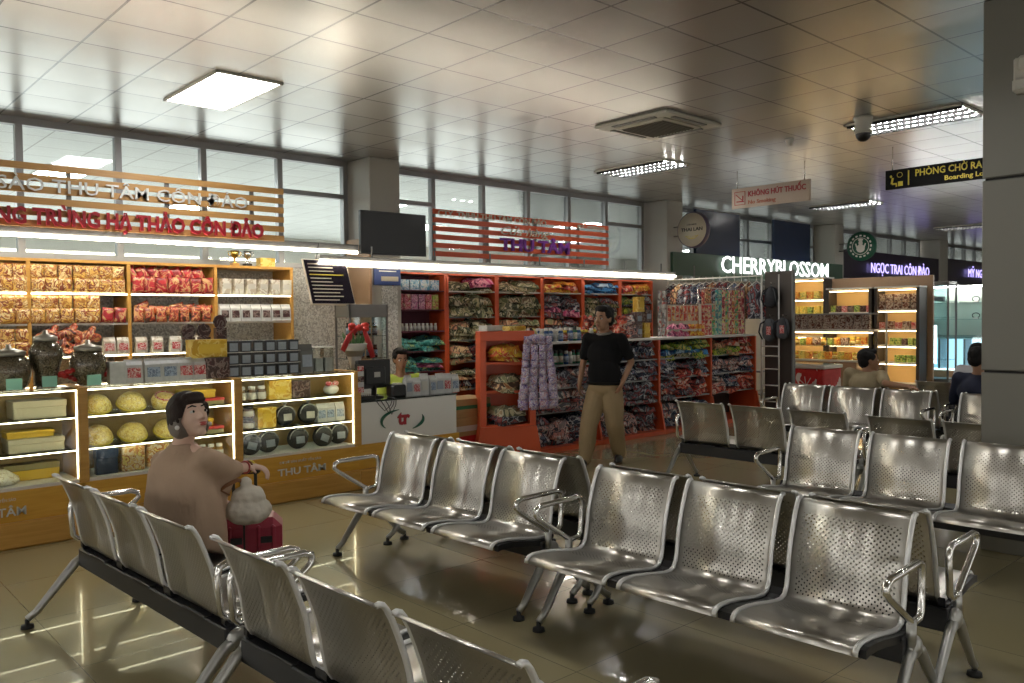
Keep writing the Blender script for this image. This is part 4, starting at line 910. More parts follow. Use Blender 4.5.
# bottles and small goods on the gondola
btl = [jar_mesh(.030,h_,mat('bottle_%s'%n_,c_,.2),cap,lb) for h_, n_, c_, cap, lb in ((.15,'pale',(.55,.55,.5),M['shelfw'],greyb),(.17,'green',(.05,.18,.10),M['bezel'],whiteb),(.13,'amber',(.35,.16,.05),M['letgold'],redlab),(.16,'blue',(.05,.12,.30),M['shelfw'],bluelab))]
BN = ['pale','green','amber','blue']
random.seed(5)
for (z, y, zn) in ((1.012, GY+.10, 'on the shelf under the white top, behind the orange stand'), (1.292, GY+.08, 'along the white gondola top'), (1.292, GY+.22, 'in the back row on the white gondola top')):
    x = 6.55
    while x < (7.62 if z < 1.2 else 7.95):
        k = random.randrange(4); o = put('bottle', btl[k], (x, y+random.uniform(-.01,.02), z), '%s small bottle %s' % (BN[k], zn), 'bottle', 'small bottles %s' % zn); x += random.uniform(.072,.09)
pl = MB().ell((0,0,.09),(.10,.08,.09)).ell((0,-.03,.22),(.07,.065,.065)).ell((-.055,-.01,.28),.028).ell((.055,-.01,.28),.028).ell((-.09,-.05,.10),(.03,.03,.06)).ell((.09,-.05,.10),(.03,.03,.06)).ell((-.05,-.08,.03),(.035,.05,.03)).ell((.05,-.08,.03),(.035,.05,.03))
for x, k, n_ in ((7.72,'red patterned','red'),(8.36,'red patterned','red and white'),(8.52,'pale pink and grey','pale')):
    put('plush_toy', pl.mesh('plush', PR[k]), (x, GY+.2, 1.292), '%s soft toy sitting on the white gondola top beside the standing man' % n_, 'soft toy')
cb = box_mesh(.13,.20,.10,goldbox,yelm,.6,.4,.3); cd = box_mesh(.12,.17,.10,darkb,greylab,.7,.4,.3)
for x, z, m_, n_ in ((8.70,1.292,cd,'dark carton, lower, left of the gold one'),(8.70,1.465,cd,'dark carton stacked on the lower dark carton'),(8.86,1.292,cb,'gold carton on the gondola top'),(8.74,1.64,cb,'gold carton topping the dark stack'),(8.90,1.495,cd,'dark carton on the gold carton')):
    put('carton', m_, (x, GY+.2, z), n_ + ', right of the standing man', 'carton')
# packaged strips on the gondola top
STC = {'pink': [(.60,.14,.16),(.78,.50,.45),(.42,.05,.07),(.75,.65,.30)], 'green': [(.10,.35,.12),(.5,.55,.2),(.7,.3,.2),(.15,.45,.3)], 'teal': [(.08,.42,.40),(.5,.6,.45),(.1,.25,.3)], 'orange': [(.60,.20,.08),(.72,.48,.16),(.5,.08,.06),(.7,.6,.4)], 'white': [(.62,.58,.54),(.30,.28,.28),(.7,.68,.64),(.50,.12,.10)], 'red':[(.48,.04,.04),(.62,.12,.08),(.7,.45,.3)]}
STM = {k: pattern('strip_%s' % k, v, 30, .35, 'cell') for k, v in STC.items()}
def strip(n_, w, ph, m_):
    mb = MB(); 
    for k in range(n_): pillow(w, ph*.96, .022, mb=mb, nx=4, nz=5); mb.v[-60:] = [(x, y, z+k*ph) for x, y, z in mb.v[-60:]]
    return mb.mesh('strip', m_)
x = 9.16
cols_ = ['white','white'] 
for k in range(2): put('packet_strip', strip(5,.085,.128,STM['white']), (9.20+k*.10, 7.05, 1.295), 'tall white strip of packets left of the orange strips on the gondola top', 'packet strip', 'white packet strips')
for k in range(8): put('packet_strip', strip(2,.075,.11,STM['orange' if k % 2 else 'red']), (9.42+k*.092, 7.05, 1.51), '%s short strip of packets in the middle block above the white top' % ('orange','red')[1-k%2], 'packet strip', 'short packet strips')
for k in range(4):
    for r_ in range(2): put('packet', (GM['magenta'] if k < 2 else GM['orange and yellow'])[0], (9.48+k*.19, 7.02, 1.295+r_*.10), '%s flat packet lying under the short strips' % ('violet' if k < 2 else 'orange'), 'packet', 'flat packets under the strips').scale = (.6,.5,1.4)
sc_ = ['red','red','pink','green','teal','teal','pink','green','pink','orange','green','pink','pink']
for k, c_ in enumerate(sc_):
    n_ = 6 if k > 3 else 4 if k > 0 else 6
    put('packet_strip', strip(n_,.082,.112,STM[c_]), (10.20+k*.088, 7.03, 1.295), '%s vertical strip of packets in the colourful wall at the right of the white top' % c_, 'packet strip', '%s packet strips' % c_)
t = empty('strip_hanger', (10.75, 7.07, 1.29), 0, 'thin metal frame that carries the colourful packet strips', 'frame')
MB().tube([(-.62,0,0),(-.62,0,.70),(.62,0,.70),(.62,0,0)], .008, 6).tube([(-1.45,0,0),(-1.45,0,.45),(-.62,0,.45)], .008, 6).build('frame', M['chrome'], t)
# hanging rack
t = empty('hanging_rack', (11.48, 7.7, 0), 0, 'white metal hanging rack beside the dark panel', 'rack')
MB().tube([(0,-.86,0),(0,-.86,2.19),(0,.92,2.19),(0,.92,0)], .018, 8).build('frame', M['shelfw'], t)
ldr = MB()
ldr.tube([(0,-1.15,0),(0,-1.15,2.2)], .012, 8)
for z in (.25,.5,.75,.95,1.1): ldr.tube([(0,-1.15,z),(0,-.86,z)], .010, 6)
ldr.build('side_ladder', M['shelfw'], t)
for z in (.35,.7): MB().b2(-.02,.25,-.84,.9,z-.01,z+.01).build('shelf_board', M['alu'], t)
HM = ['dark patterned','rust floral','dark patterned','navy and white','dark patterned']
def hung(k, seed):
    random.seed(seed); mb = MB(); n = 9; vs = []; fs = []
    W = .15
    for s in (-1,1):
        for j in range(10):
            v = j/9
            for i in range(n):
                u = i/(n-1)*2-1; w = W*(.55+.45*min(1,v*4))*(1+.08*math.sin(v*5+seed))
                vs.append((s*(.018+.012*math.sin(u*7+v*2+seed))*(1 if 0<i<n-1 else .3), u*w, -.04-.30*v - .05*abs(u)*(1-v)))
    m_ = n*10
    for s in range(2):
        for j in range(9):
            for i in range(n-1): a = s*m_+j*n+i; fs.append((a,a+1,a+n+1,a+n))
    ring = list(range(n)) + [j*n+n-1 for j in range(1,10)] + [9*n+i for i in range(n-2,-1,-1)] + [j*n for j in range(8,0,-1)]
    for a, b in zip(ring, ring[1:]+ring[:1]): fs.append((a, b, b+m_, a+m_))
    return mb.add(vs, fs, True).mesh('garment', PR[k])
HN = ['nearest the dark panel','second from the dark panel','third from the dark panel','fourth from the dark panel','fifth from the dark panel','sixth from the dark panel','seventh from the far end','sixth from the far end','fifth from the far end','fourth from the far end','third from the far end','second from the far end','at the far end of the rail']
for k in range(13):
    kk = HM[k % 5]; g = empty('hanging_garment', (11.48, 6.93+k*.132, 2.17), R(55), '%s top on the white rail, %s' % (kk, HN[k]), 'hanging garment', 'tops on the white rail')
    g.rotation_euler = (0,0,R(35+(k*37)%40)); g.scale = (1,1,1.9 if k < 4 else 1.15); link('garment', hung(kk, k), g)
    MB().tube([(0,0,.03),(.012,0,.045),(0,0,.015),(0,0,-.03)], .003, 5).tube([(0,-.12,-.08),(0,0,-.03),(0,.12,-.08)], .005, 5).build('hanger', M['shelfw'], g)
t = empty('dark_display_panel', (11.55, 6.60, 0), 0, 'tall dark bronze display panel with bags hung on it', 'display panel')
MB().b2(0,.06,-.23,.23,0,2.25,.004).build('panel', M['bronze'], t); MB().b2(-.01,.07,-.245,-.225,0,2.26,.002).build('edge_strip', M['alud'], t)
bk = mat('black_fabric', (.02,.022,.028), .8, bump=.3, scale=60); gk = mat('grey_fabric', (.075,.08,.09), .8, bump=.3, scale=60)
def backpack(loc, s, m_, label, tagm=None):
    g = empty('backpack', loc, 0, label, 'backpack'); g.scale = (s,s,s)
    b = MB().ell((0,0,-.02),(.085,.14,.20),n=18).ell((-.05,0,-.10),(.06,.11,.10),n=16).ell((0,0,.08),(.08,.12,.12)); fused(b, 'body', m_, g, (0,0,0), .012, 6)
    st = MB(); 
    for sy_ in (-1,1): st.tube([(-.03,sy_*.05,.16),(-.10,sy_*.12,.10),(-.10,sy_*.15,-.05),(-.02,sy_*.13,-.18)], .014, 6, flat=.5)
    st.tube([(0,-.03,.17),(0,0,.23),(0,.03,.17)], .008, 6); st.build('strap', bk if m_ is gk else gk, g)
    if tagm: MB().box((-.115,-.05,-.02),(.006,.09,.15)).build('tag', tagm, g)
backpack((11.45, 6.66, 1.86), .8, bk, 'black bag hanging high on the dark panel')
backpack((11.43, 6.68, 1.36), .85, gk, 'grey backpack hanging low on the dark panel, left one', redlab)
backpack((11.43, 6.46, 1.38), .8, gk, 'grey backpack hanging low on the dark panel, right one with pale tag', redlab)
for (y, z) in ((6.66,2.06),(6.68,1.57),(6.46,1.57)): 
    o = MB().tube([(11.55,y,z+.0),(11.45,y,z-.01),(11.44,y,z+.02)], .005, 6).build('hook', M['chrome']); tag(o, 'metal hook on the dark panel holding a bag', 'hook', 'hooks on the dark panel')
# free-standing orange stand with purple packs
t = empty('orange_stand', (6.05, 6.74, 0), R(-30), 'free-standing orange-red display stand with flared foot', 'display stand')
for s in (-1, 1):
    MB().prism([(s*.30,1.43),(s*.24,1.43),(s*.24,.34),(s*.31,.34)] if s < 0 else [(.24,1.43),(.30,1.43),(.31,.34),(.24,.34)], .30, 'y', -.12).build('side_panel', M['orange'], t)
MB().prism([(-.31,.40),(.31,.40),(.38,.0),(-.38,.0)], .36, 'y', -.15).build('flared_foot', M['orange'], t)
MB().b2(-.24,.24,.16,.18,.38,1.43).build('back_panel', M['orange'], t); MB().b2(-.30,.30,-.125,.185,1.33,1.435,.004).build('header', M['orange'], t)
for z in (.42,.79,1.10): MB().b2(-.24,.24,-.13,.16,z-.03,z,.003).build('shelf', M['orange'], t)
o = put('carton', box_mesh(.24,.06,.14,greyb), (5.90, 6.80, 1.437), 'flat white carton lying on top of the orange stand', 'carton'); put('carton', box_mesh(.24,.05,.14,goldbox), (6.12, 6.68, 1.437), 'flat gold carton lying on top of the orange stand', 'carton')
for k, z in enumerate((1.102,.792,.422)):
    pile(5.86, 6.24, 6.72, z, 1, 3, (['orange and yellow'],['rust floral','olive'],['dark patterned','olive'])[k], 'on the %s shelf of the orange stand' % ('top','middle','lowest')[k])
pur = pattern('violet_sachet', [(.10,.05,.26),(.66,.63,.70),(.22,.12,.40),(.72,.69,.72),(.42,.14,.20),(.60,.58,.68)], 26, .35)
def sachet_curtain():
    mb = MB()
    for r_ in range(9):
        for c_ in range(4):
            pillow(.105, .088, .03, mb=mb, nx=4, nz=5); wv = .78+.22*min(1, r_/3)
            mb.v[-60:] = [((x+(c_-1.5)*.115)*(.70+.035*(8-r_)*0+.04*r_), y+.02*math.sin(r_+c_*2), z-r_*.086) for x, y, z in mb.v[-60:]]
    return mb
g = empty('sachet_bundle', (6.24, 6.42, 1.29), R(-30), 'hanging bundle of violet sachets on the right side of the orange stand', 'sachet bundle')
sachet_curtain().build('sachets', pur, g); o2 = sachet_curtain().build('sachets', pur, g); o2.location = (.02,.07,-.03); o2.rotation_euler = (0,0,.3)
MB().tube([(.0,.0,.06),(-.02,.08,.16),(-.03,.12,.17)], .006, 5).build('string', M['letgold'], g); MB().ell((-.02,0,.06),(.10,.06,.05)).build('gathered_top', pur, g)
# cartons beside the desk
ct = empty('carton', (5.74, 7.15, .50), R(0), 'brown cardboard carton with green stripe beside the cashier desk', 'carton'); 
MB().b2(-.28,.28,-.2,.2,0,.20,.004).build('box', wood('cardboard',(.40,.26,.11),(.46,.31,.14),.7), ct); MB().b2(-.282,.282,-.202,.202,.09,.13).build('green_stripe', mat('green_tape',(.02,.18,.08),.5), ct)
ct = empty('carton', (5.74, 7.15, .30), R(2), 'brown cardboard carton with white tape, under the green-striped one', 'carton')
MB().b2(-.28,.28,-.2,.2,0,.198,.004).build('box', wood('cardboard',(.40,.26,.11),(.46,.31,.14),.7), ct); MB().b2(-.282,.282,-.202,.202,.05,.11).build('white_tape', M['offw'], ct)
o = put('carton', box_mesh(.5,.298,.38,redm), (5.74, 7.15, 0), 'red carton at the bottom of the stack beside the desk', 'carton')
# ------------------------------------------------------------------ boards and panels beyond the second column
t = empty('shop_board', (14.9, 8.82, 2.30), 0, 'dark green shop board with glowing white letters', 'shop sign')
MB().b2(-3.0,3.35,0,.10,0,.41,.004).build('board', M['green'], t)
link('lettering', text_mesh('CHERRYBLOSSOM', .33, 4.15, .006, .006, M['elet']), t, (13.30-14.9, -.06, .085), ROT_FRONT)
for x0, x1, z0, lab in ((12.62,14.05,2.68,'glossy navy panel behind the round cream sign'),(15.32,16.8,2.66,'glossy navy panel above the last white letters')):
    t = empty('navy_panel', ((x0+x1)/2, 8.84, z0), 0, lab, 'panel'); hw = (x1-x0)/2
    MB().b2(-hw,hw,0,.06,0,3.52-z0,.004).build('face', M['navy'], t); MB().b2(-hw-.015,hw+.015,.01,.07,3.52-z0,3.55-z0).build('edge_trim', M['alu'], t)
t = empty('shop_board', (21.2, 8.92, 2.42), 0, 'black shop board with glowing violet letters', 'shop sign')
MB().b2(-2.75,2.95,0,.48,0,.66,.004).build('board', M['blackboard'], t)
link('lettering', text_mesh('NGỌC TRAI CÔN ĐẢO', .25, 3.5, .006, .0, M['epur']), t, (19.82-21.2, -.05, .16), ROT_FRONT)
t = empty('shop_board', (27.0, 8.92, 2.42), 0, 'black shop board with violet letters, cut off by the clad column', 'shop sign')
MB().b2(-2.3,2.95,0,.48,0,.70,.004).build('board', M['blackboard'], t)
link('lettering', text_mesh('MỸ NGHỆ CÔN ĐẢO', .25, 3.5, .006, .0, M['epur']), t, (26.2-27.0, -.05, .22), ROT_FRONT)
# ------------------------------------------------------------------ warm lit food shelves facing the benches
def food_unit(x, y0, y1, zs, label, pm, top, warm=True, depth=.35):
    t = empty('food_shelf', (x, (y0+y1)/2, 0), 0, label, 'shelf unit'); hy = abs(y1-y0)/2
    MB().b2(depth-.02, depth, -hy, hy, 0, top).build('back_panel', M['yellowp'], t)
    for s in (-1,1): MB().b2(0, depth, s*(hy-.03)-.03, s*(hy-.03)+.03, 0, top, .003).build('upright', pm, t)
    MB().b2(-.01, depth, -hy, hy, top, top+.03, .003).build('top_board', M['shelfw'], t)
    for z in zs:
        s = MB().b2(0, depth-.02, -hy+.06, hy-.06, z-.03, z, .002).build('shelf_board', M['shelfw'], t)
    for z in list(zs[1:])+[top]: MB().b2(.02,.05,-hy+.07,hy-.07,z-.045,z-.031).build('led_strip', M['ledw'], t)
    return t
food_unit(15.7, 8.86, 7.93, (.3,.75,1.15,1.60,1.90), 'warm lit food shelf left of the tan partition', M['bronze'], 2.3)
food_unit(15.5, 7.83, 6.93, (.3,.68,1.0,1.35,1.62), 'warm lit food shelf with white trays in the middle', M['bronze'], 2.06)
food_unit(15.5, 6.88, 6.06, (.3,.68,1.0,1.30,1.66), 'warm yellow food shelf beside the glass tower', M['bronze'], 2.06)
o = MB().b2(15.95, 16.02, 6.0, 7.95, 0, 2.29, .004).build('partition', M['tan']); tag(o, 'tan partition panel behind the warm lit food shelves', 'partition')
o = MB().b2(16.1, 16.2, 5.2, 8.86, 0, .1).build('trim_3', M['alud']); o['kind'] = 'structure'
fk = {'orange': box_mesh(.11,.14,.09,pattern('food_orange',[(.75,.25,.05),(.8,.5,.1),(.6,.1,.03)],18,.4)), 'yellow': box_mesh(.12,.15,.09,pattern('food_yellow',[(.8,.55,.08),(.85,.7,.2),(.5,.45,.1)],18,.4)),
      'green': box_mesh(.09,.13,.09,pattern('food_green',[(.2,.4,.08),(.5,.55,.15),(.1,.2,.05)],18,.4)), 'brown and white': box_mesh(.13,.14,.09,pattern('food_brown',[(.10,.03,.02),(.5,.42,.35),(.16,.05,.03)],16,.4)),
      'dark': box_mesh(.09,.12,.09,darkb), 'red': box_mesh(.10,.12,.09,redlab)}
fj = {'amber jar': jar_mesh(.045,.14,mat('honey',(.55,.26,.05),.2),M['letgold'],yellowf)}
def foods(x, ys, z, kinds, place, rows=1):
    for k, y in enumerate(ys):
        for r_ in range(rows):
            kk = kinds[(k+r_) % len(kinds)]; me = fk.get(kk) or fj[kk]
            put('food_pack', me, (x, y, z+r_*.145), '%s food pack %s' % (kk, place), 'food pack', 'food packs %s' % place, -PI/2+random.uniform(-.1,.1))
def rng(a, b, s):
    r_ = []; 
    while a < b: r_.append(a); a += s
    return r_
foods(15.82, rng(8.02,8.78,.15), 1.902, ['orange','yellow','orange','yellow'], 'on the top shelf left of the tan partition')
foods(15.82, rng(8.02,8.78,.15), 1.602, ['yellow','yellow','green'], 'on the second shelf left of the tan partition')
foods(15.62, rng(7.02,7.76,.12), 1.622, ['red','dark','green','dark'], 'on the upper shelf of the middle food unit')
foods(15.62, rng(6.18,6.80,.15), 1.662, ['brown and white'], 'stacked at the top of the yellow food unit', 2)
foods(15.62, rng(6.18,6.80,.15), 1.302, ['red','brown and white'], 'on the middle shelf of the yellow food unit')
foods(15.62, rng(6.14,6.60,.11), 1.002, ['green','green','dark'], 'in the green row of the yellow food unit')
foods(15.62, rng(6.16,6.60,.11), .682, ['green','green'], 'low in the yellow food unit')
foods(15.62, rng(6.98,7.76,.13), 1.002, ['yellow','orange','amber jar'], 'on the lit middle shelf of the middle food unit')
foods(15.62, rng(6.98,7.76,.13), .682, ['yellow','amber jar','orange'], 'on the low lit shelf of the middle food unit')
# low counter in front with boxed goods
t = empty('food_counter', (14.8, 7.4, 0), 0, 'stepped food counter with white trays of boxes in front of the warm shelves', 'counter')
MB().b2(0,.45,-.50,1.15,0,.70,.004).build('base', M['tan'], t); MB().b2(-.05,.45,-.55,1.2,.70,.73,.003).build('ledge', M['shelfw'], t); 
MB().b2(-.02,.40,-.85,1.1,1.27,1.30,.003).build('tray', M['shelfw'], t); MB().b2(0,.03,-.9,1.15,1.57,1.60,.003).b2(.37,.40,-.9,-.87,.0,1.6).b2(.37,.40,1.12,1.15,.0,1.6).build('rail', M['alu'], t); MB().b2(-.05,.40,-.45,1.2,.98,1.0,.003).build('shelf', M['gcase'], t)
MB().b2(.0,.02,-.8,1.1,1.235,1.25).build('led_strip', M['ledw'], t)
for k in range(12):
    for r_ in range(2): put('food_pack', fk['brown and white'], (14.95, 8.42-k*.15, 1.302+r_*.14), 'brown and white box in the long double row over the counter', 'food pack', 'brown and white boxes over the counter', -PI/2)
foods(14.98, rng(7.05,8.5,.14), 1.002, ['amber jar','brown and white','orange','green'], 'on the counter shelf under the long double row')
foods(14.98, rng(7.0,8.4,.13), .732, ['amber jar','orange','yellow'], 'on the counter ledge')
# ice-cream freezer
t = empty('chest_freezer', (12.9, 6.80, 0), 0, 'red ice-cream chest freezer with white glass lid', 'freezer')
fr = MB().b2(-.30,.30,-.40,.62,.06,.70,.02); fr.build('body', pattern('freezer_print',[(.50,.02,.02),(.55,.03,.03),(.60,.04,.04),(.55,.03,.03),(.75,.7,.65)],2.5,.35), t)
MB().b2(-.32,.32,-.42,.64,.70,.76,.01).build('rim', M['shelfw'], t); MB().b2(-.28,.28,-.38,.60,.755,.775,.005).build('glass_lid', M['gblue'], t); MB().b2(-.28,.28,-.36,.58,0,.06).build('foot', M['bezel'], t)
st = MB()
for a in range(9): st.box((-.305,-.10+.09*math.cos(a*.7),.42+.09*math.sin(a*.7)),(.006,.012,.13),Matrix.Rotation(a*.7-PI/2,3,'X'))
st.build('starburst_print', M['shelfw'], t)
# stool with printed papers left of the freezer
# glass tower and pearl display counters
t = empty('glass_tower', (16.6, 6.15, 0), 0, 'slim glass display tower with a lit white panel beside the food shelves', 'display tower')
f = MB()
for (a, b) in ((-.2,-.25),(-.2,.25),(.2,-.25),(.2,.25)): f.b2(a-.015,a+.015,b-.015,b+.015,.3,2.16)
f.b2(-.22,.22,-.27,.27,2.12,2.18).b2(-.22,.22,-.27,.27,0,.35); f.build('frame', M['alud'], t)
for z in (.7,1.1,1.5,1.8): MB().b2(-.19,.19,-.24,.24,z,z+.01).build('shelf', M['gblue'], t)
MB().b2(-.215,-.208,-.24,.24,.35,2.12).build('door', M['gblue'], t); MB().b2(-.03,.0,.02,.20,.62,1.35).build('light_panel', emit('white_panel',(1,.98,.9),5), t)
MB().b2(-.05,.05,-.12,.1,1.81,1.90,.01).build('goods', greyb, t)
t = empty('jewellery_display', (17.9, 6.25, 0), 0, 'pale glass shelving with bracelets and blue lit boxes right of the glass tower', 'display')
MB().b2(.35,.40,-1.6,.95,0,2.1,.004).build('back_panel', mat('pale_green_panel',(.42,.50,.42),.5), t); MB().b2(-.1,.35,-1.6,.95,0,.42,.004).build('base', M['tan'], t)
for z in (1.12,1.45,1.78): MB().b2(0,.35,-1.6,.95,z,z+.012).build('shelf', M['gblue'], t)
MB().b2(0.0,.02,-1.6,.95,2.10,2.13).build('led_strip', M['lampb'], t)
MB().b2(-.1,-.095,-1.6,.95,.42,1.1).build('front_glass', M['gblue'], t); MB().b2(-.1,.35,-1.6,.95,1.09,1.10).build('top_glass', M['gblue'], t)
MB().b2(.28,.30,-1.55,.92,.44,1.05).build('light_panel', emit('cool_panel',(.50,.72,.85),1.0), t); MB().b2(-.06,.28,-1.55,.9,.43,.445).build('lit_deck', emit('cool_deck',(.9,.97,1),2.2), t)
for k in range(5): MB().b2(-.05,.28,.80-k*.48,.84-k*.48,.45,1.06).build('divider', M['alu'], t)
for k in range(6):
    g = empty('bracelet_stand', (17.98, 5.95-.22*(k%3), 1.462 if k < 3 else 1.792), R(-90), 'dark bracelet on a stand, %s shelf, %s' % ('lower' if k < 3 else 'upper', ('left','middle','right')[k%3]), 'bracelet')
    MB().tube([(.07*math.cos(a*PI/6), .02, .07+.05*math.sin(a*PI/6)) for a in range(12)], .008, 6, closed=True).build('bracelet', M['bezel'], g); MB().b2(-.05,.05,0,.04,0,.03).build('stand', M['offw'], g)
# ------------------------------------------------------------------ people
skinA = mat('skin', (.68,.46,.35), .55, var=.05, scale=8); skinB = mat('skin_tan', (.33,.175,.10), .55, var=.05, scale=8)
hairk = mat('black_hair', (.009,.008,.008), .6, bump=.3, scale=90, spec=.2); hairg = mat('greying_hair', (.20,.17,.145), .6, bump=.3, scale=90)
eyew = mat('eye_white', (.6,.58,.55), .3); eyek = mat('eye_dark', (.01,.008,.006), .2); lipm = mat('lips', (.42,.07,.06), .4); lipd = mat('lips_plain', (.28,.11,.08), .5)
def frame(o, yaw, pitch=0, s=1.0):
    return Matrix.Translation(o) @ Matrix.Rotation(yaw, 4, 'Z') @ Matrix.Rotation(-pitch, 4, 'Y') @ Matrix.Scale(s, 4)
def head(mb, T, female=False):
    T3 = T.to_3x3(); s = T3.col[0].length; Rm = T3 * (1/s)
    def E(c, r, extra=None): mb.ell(T @ Vector(c), [q*s for q in r], Rm @ extra if extra else Rm, n=18)
    E((-.012,0,.035), (.094,.074,.085)); E((.022,0,-.005), (.070,.064,.085)); E((.028,0,-.055), (.056,.053 if not female else .047,.052)); E((.060,0,-.098), (.024,.026,.018))
    E((.035,.034,-.030), (.042,.022,.032)); E((.035,-.034,-.030), (.042,.022,.032)); E((.062,0,.028), (.022,.046,.018))
    mb.limb([(T @ Vector((.082,0,.012)), .008*s), (T @ Vector((.100,0,-.020)), .010*s), (T @ Vector((.103,0,-.030)), .012*s)], 8)
    for sg in (-1,1):
        E((.090,sg*.012,-.034), (.012,.009,.008)); E((-.004,sg*.076,-.008), (.018,.009,.031), Matrix.Rotation(R(-12),3,'Y'))
    E((.078,0,-.062), (.016,.024,.010))
    # neck is added by the caller
def face(root, T, lip, female=False):
    T3 = T.to_3x3(); s = T3.col[0].length; Rm = T3*(1/s); org = root.location
    def at(c): return T @ Vector(c) - org
    for sg in (-1,1):
        e = MB().ell(at((.076,sg*.031,.002)), (.010*s,.0155*s,.0075*s), Rm, n=10).build('eye', eyew, root)
        MB().ell(at((.0835,sg*.031,.002)), (.0045*s,.0065*s,.0068*s), Rm, n=8).build('iris', eyek, e)
        MB().tube([at((.083,sg*.012,.024)), at((.084,sg*.032,.031)), at((.072,sg*.052,.024))], [.003*s,.0042*s,.002*s], 6).build('eyebrow', hairk, root)
    MB().ell(at((.0925,0,-.058)), (.006*s,.021*s,.0045*s), Rm, n=10).ell(at((.0915,0,-.067)), (.006*s,.018*s,.0055*s), Rm, n=10).build('lips', lip, root)
def hand(mb, w, d, nrm, side, curl=.4, s=1.0):
    """palm from the wrist w along d, palm facing nrm, thumb on the side given by the sign"""
    w = Vector(w); d = Vector(d).normalized(); nrm = Vector(nrm); nrm = (nrm - d*nrm.dot(d)).normalized(); u = d.cross(nrm)*side
    Rm = Matrix((d, u, nrm)).transposed()
    mb.ell(w + d*.045*s, (.052*s,.040*s,.016*s), Rm, n=12); mb.limb([(w-d*.02, .025*s), (w+d*.02, .024*s)], 10)
    for i, L in enumerate((.072,.082,.076,.058)):
        o = w + d*(.085-.006*abs(i-1.2))*s + u*(.030-.020*i)*s; c = curl*(1+.12*i); pts = [(w+d*.04*s+u*(.022-.015*i)*s, .011*s), (o, .0095*s)]; q = o; a = 0
        for k, f in enumerate((.42,.33,.25)):
            a += c*(.8 if k == 0 else 1.0); q = q + (d*math.cos(a) + nrm*math.sin(a))*L*f*s; pts.append((q, (.009-.0008*k)*s))
        mb.limb(pts, 8)
    b = w + d*.022*s + u*.026*s; t1 = b + (d*.6+u*.75+nrm*.3).normalized()*.036*s; t2 = t1 + (d*.85+u*.3+nrm*.45).normalized()*.028*s
    mb.limb([(b, .013*s), (t1, .011*s), (t2, .009*s)], 8)
def person(name, loc, ang, J, label, skin, shirt, trousers, shoes, headyaw=0, headpitch=0, hs=1.0, hair='short', sleeve=1.0, voxel=.009, girth=1.0, lip=None, collar=None, belt=None):
    A = Matrix.Translation(loc) @ Matrix.Rotation(ang, 4, 'Z'); A3 = A.to_3x3()
    W = {k: A @ Vector(v) for k, v in J.items() if len(v) == 3}
    fwd = A3 @ Vector((1,0,0)); T = frame(W['head'], ang+headyaw, headpitch, hs)
    ch, pe = W['chest'], W['pelvis']; spine = (ch-pe).normalized()
    lat = (W['shL']-W['shR']).normalized(); fr = lat.cross(spine).normalized(); Rt = Matrix((fr, lat, spine)).transposed()
    mid = (ch+pe)/2; g = girth
    b = MB(); head(b, T)
    b.limb([(W['neck'], .056), (W['neck']*.45 + (T @ Vector((-.02,0,-.05)))*.55, .050), (T @ Vector((-.02,0,-.04)), .050)], 12)
    b.limb([(W['shL'], .050), (W['neck']-Vector((0,0,.04)), .060), (W['shR'], .050)], 10)
    b.ell(ch, (.085*g,.135*g,.16), Rt); b.ell(mid, (.085*g,.12*g,.16), Rt); b.ell(pe, (.09*g,.14*g,.11), Rt)
    for s in 'LR':
        b.limb([(W['sh'+s], .046), (W['el'+s], .037), (W['wr'+s], .027)], 10)
        h = J.get('hand'+s); hn = J.get('nrm'+s)
        hand(b, W['wr'+s], A3 @ Vector(h), A3 @ Vector(hn), 1 if s == 'L' else -1, J.get('curl'+s, [.4])[0], 1.0)
        b.limb([(W['hip'+s], .075), (W['kn'+s], .050), (W['an'+s], .038)], 10); b.limb([(W['an'+s], .036), (W['an'+s]-Vector((0,0,.03)) + (A3 @ Vector(J['toe'+s]))*.12, .028)], 8)
    root = fused(b, name, skin, None, loc, voxel, 4); root.location = loc
    bpy.context.view_layer.update()
    tag(root, label, 'person'); face(root, T, lip or lipd)
    # shirt
    m = MB(); m.limb([(W['shL'], .058), (W['neck']-Vector((0,0,.055)), .070), (W['shR'], .058)], 12)
    m.ell(ch, (.118*g,.172*g,.175), Rt, n=20); m.ell(mid+fr*.012, (.124*g,.158*g,.20), Rt, n=20); m.ell(pe+spine*.05, (.118*g,.160*g,.10), Rt, n=20)
    for s in 'LR':
        e = W['sh'+s].lerp(W['el'+s], min(1, sleeve)); r_ = .063 - .008*min(1,sleeve); m.limb([(W['sh'+s], .066), (e, r_)], 12)
        if sleeve > 1: m.limb([(W['el'+s], .050), (W['el'+s].lerp(W['wr'+s], sleeve-1), .036)], 10)
    fused(m, 'shirt', shirt, root, loc, voxel, 5, .006, 9)
    if collar: MB().tube([T @ Vector((-.02,0,-.13)) - Vector(loc) + (T.to_3x3() @ Vector((.066*math.cos(a*PI/8), .066*math.sin(a*PI/8), -.015*math.cos(a*PI/8)))) for a in range(16)], .013, 6, closed=True).build('collar', collar, root)
    q = MB(); q.ell(pe, (.122*g,.166*g,.11), Rt, n=20)
    for s in 'LR': q.limb([(W['hip'+s], .102*g), (W['hip'+s].lerp(W['kn'+s], .5), .098*g), (W['kn'+s], .084*g), (W['kn'+s].lerp(W['an'+s],.5), .080*g), (W['an'+s]+Vector((0,0,.0)), .072)], 14)
    fused(q, 'trousers', trousers, root, loc, voxel, 5, .007, 9)
    if belt:
        c = pe + spine*.055; n = 24
        MB().tube([c + Rt @ Vector((.126*g*math.cos(2*PI*k/n), .170*g*math.sin(2*PI*k/n), 0)) - Vector(loc) for k in range(n)], .012, 6, closed=True).build('belt', belt, root)
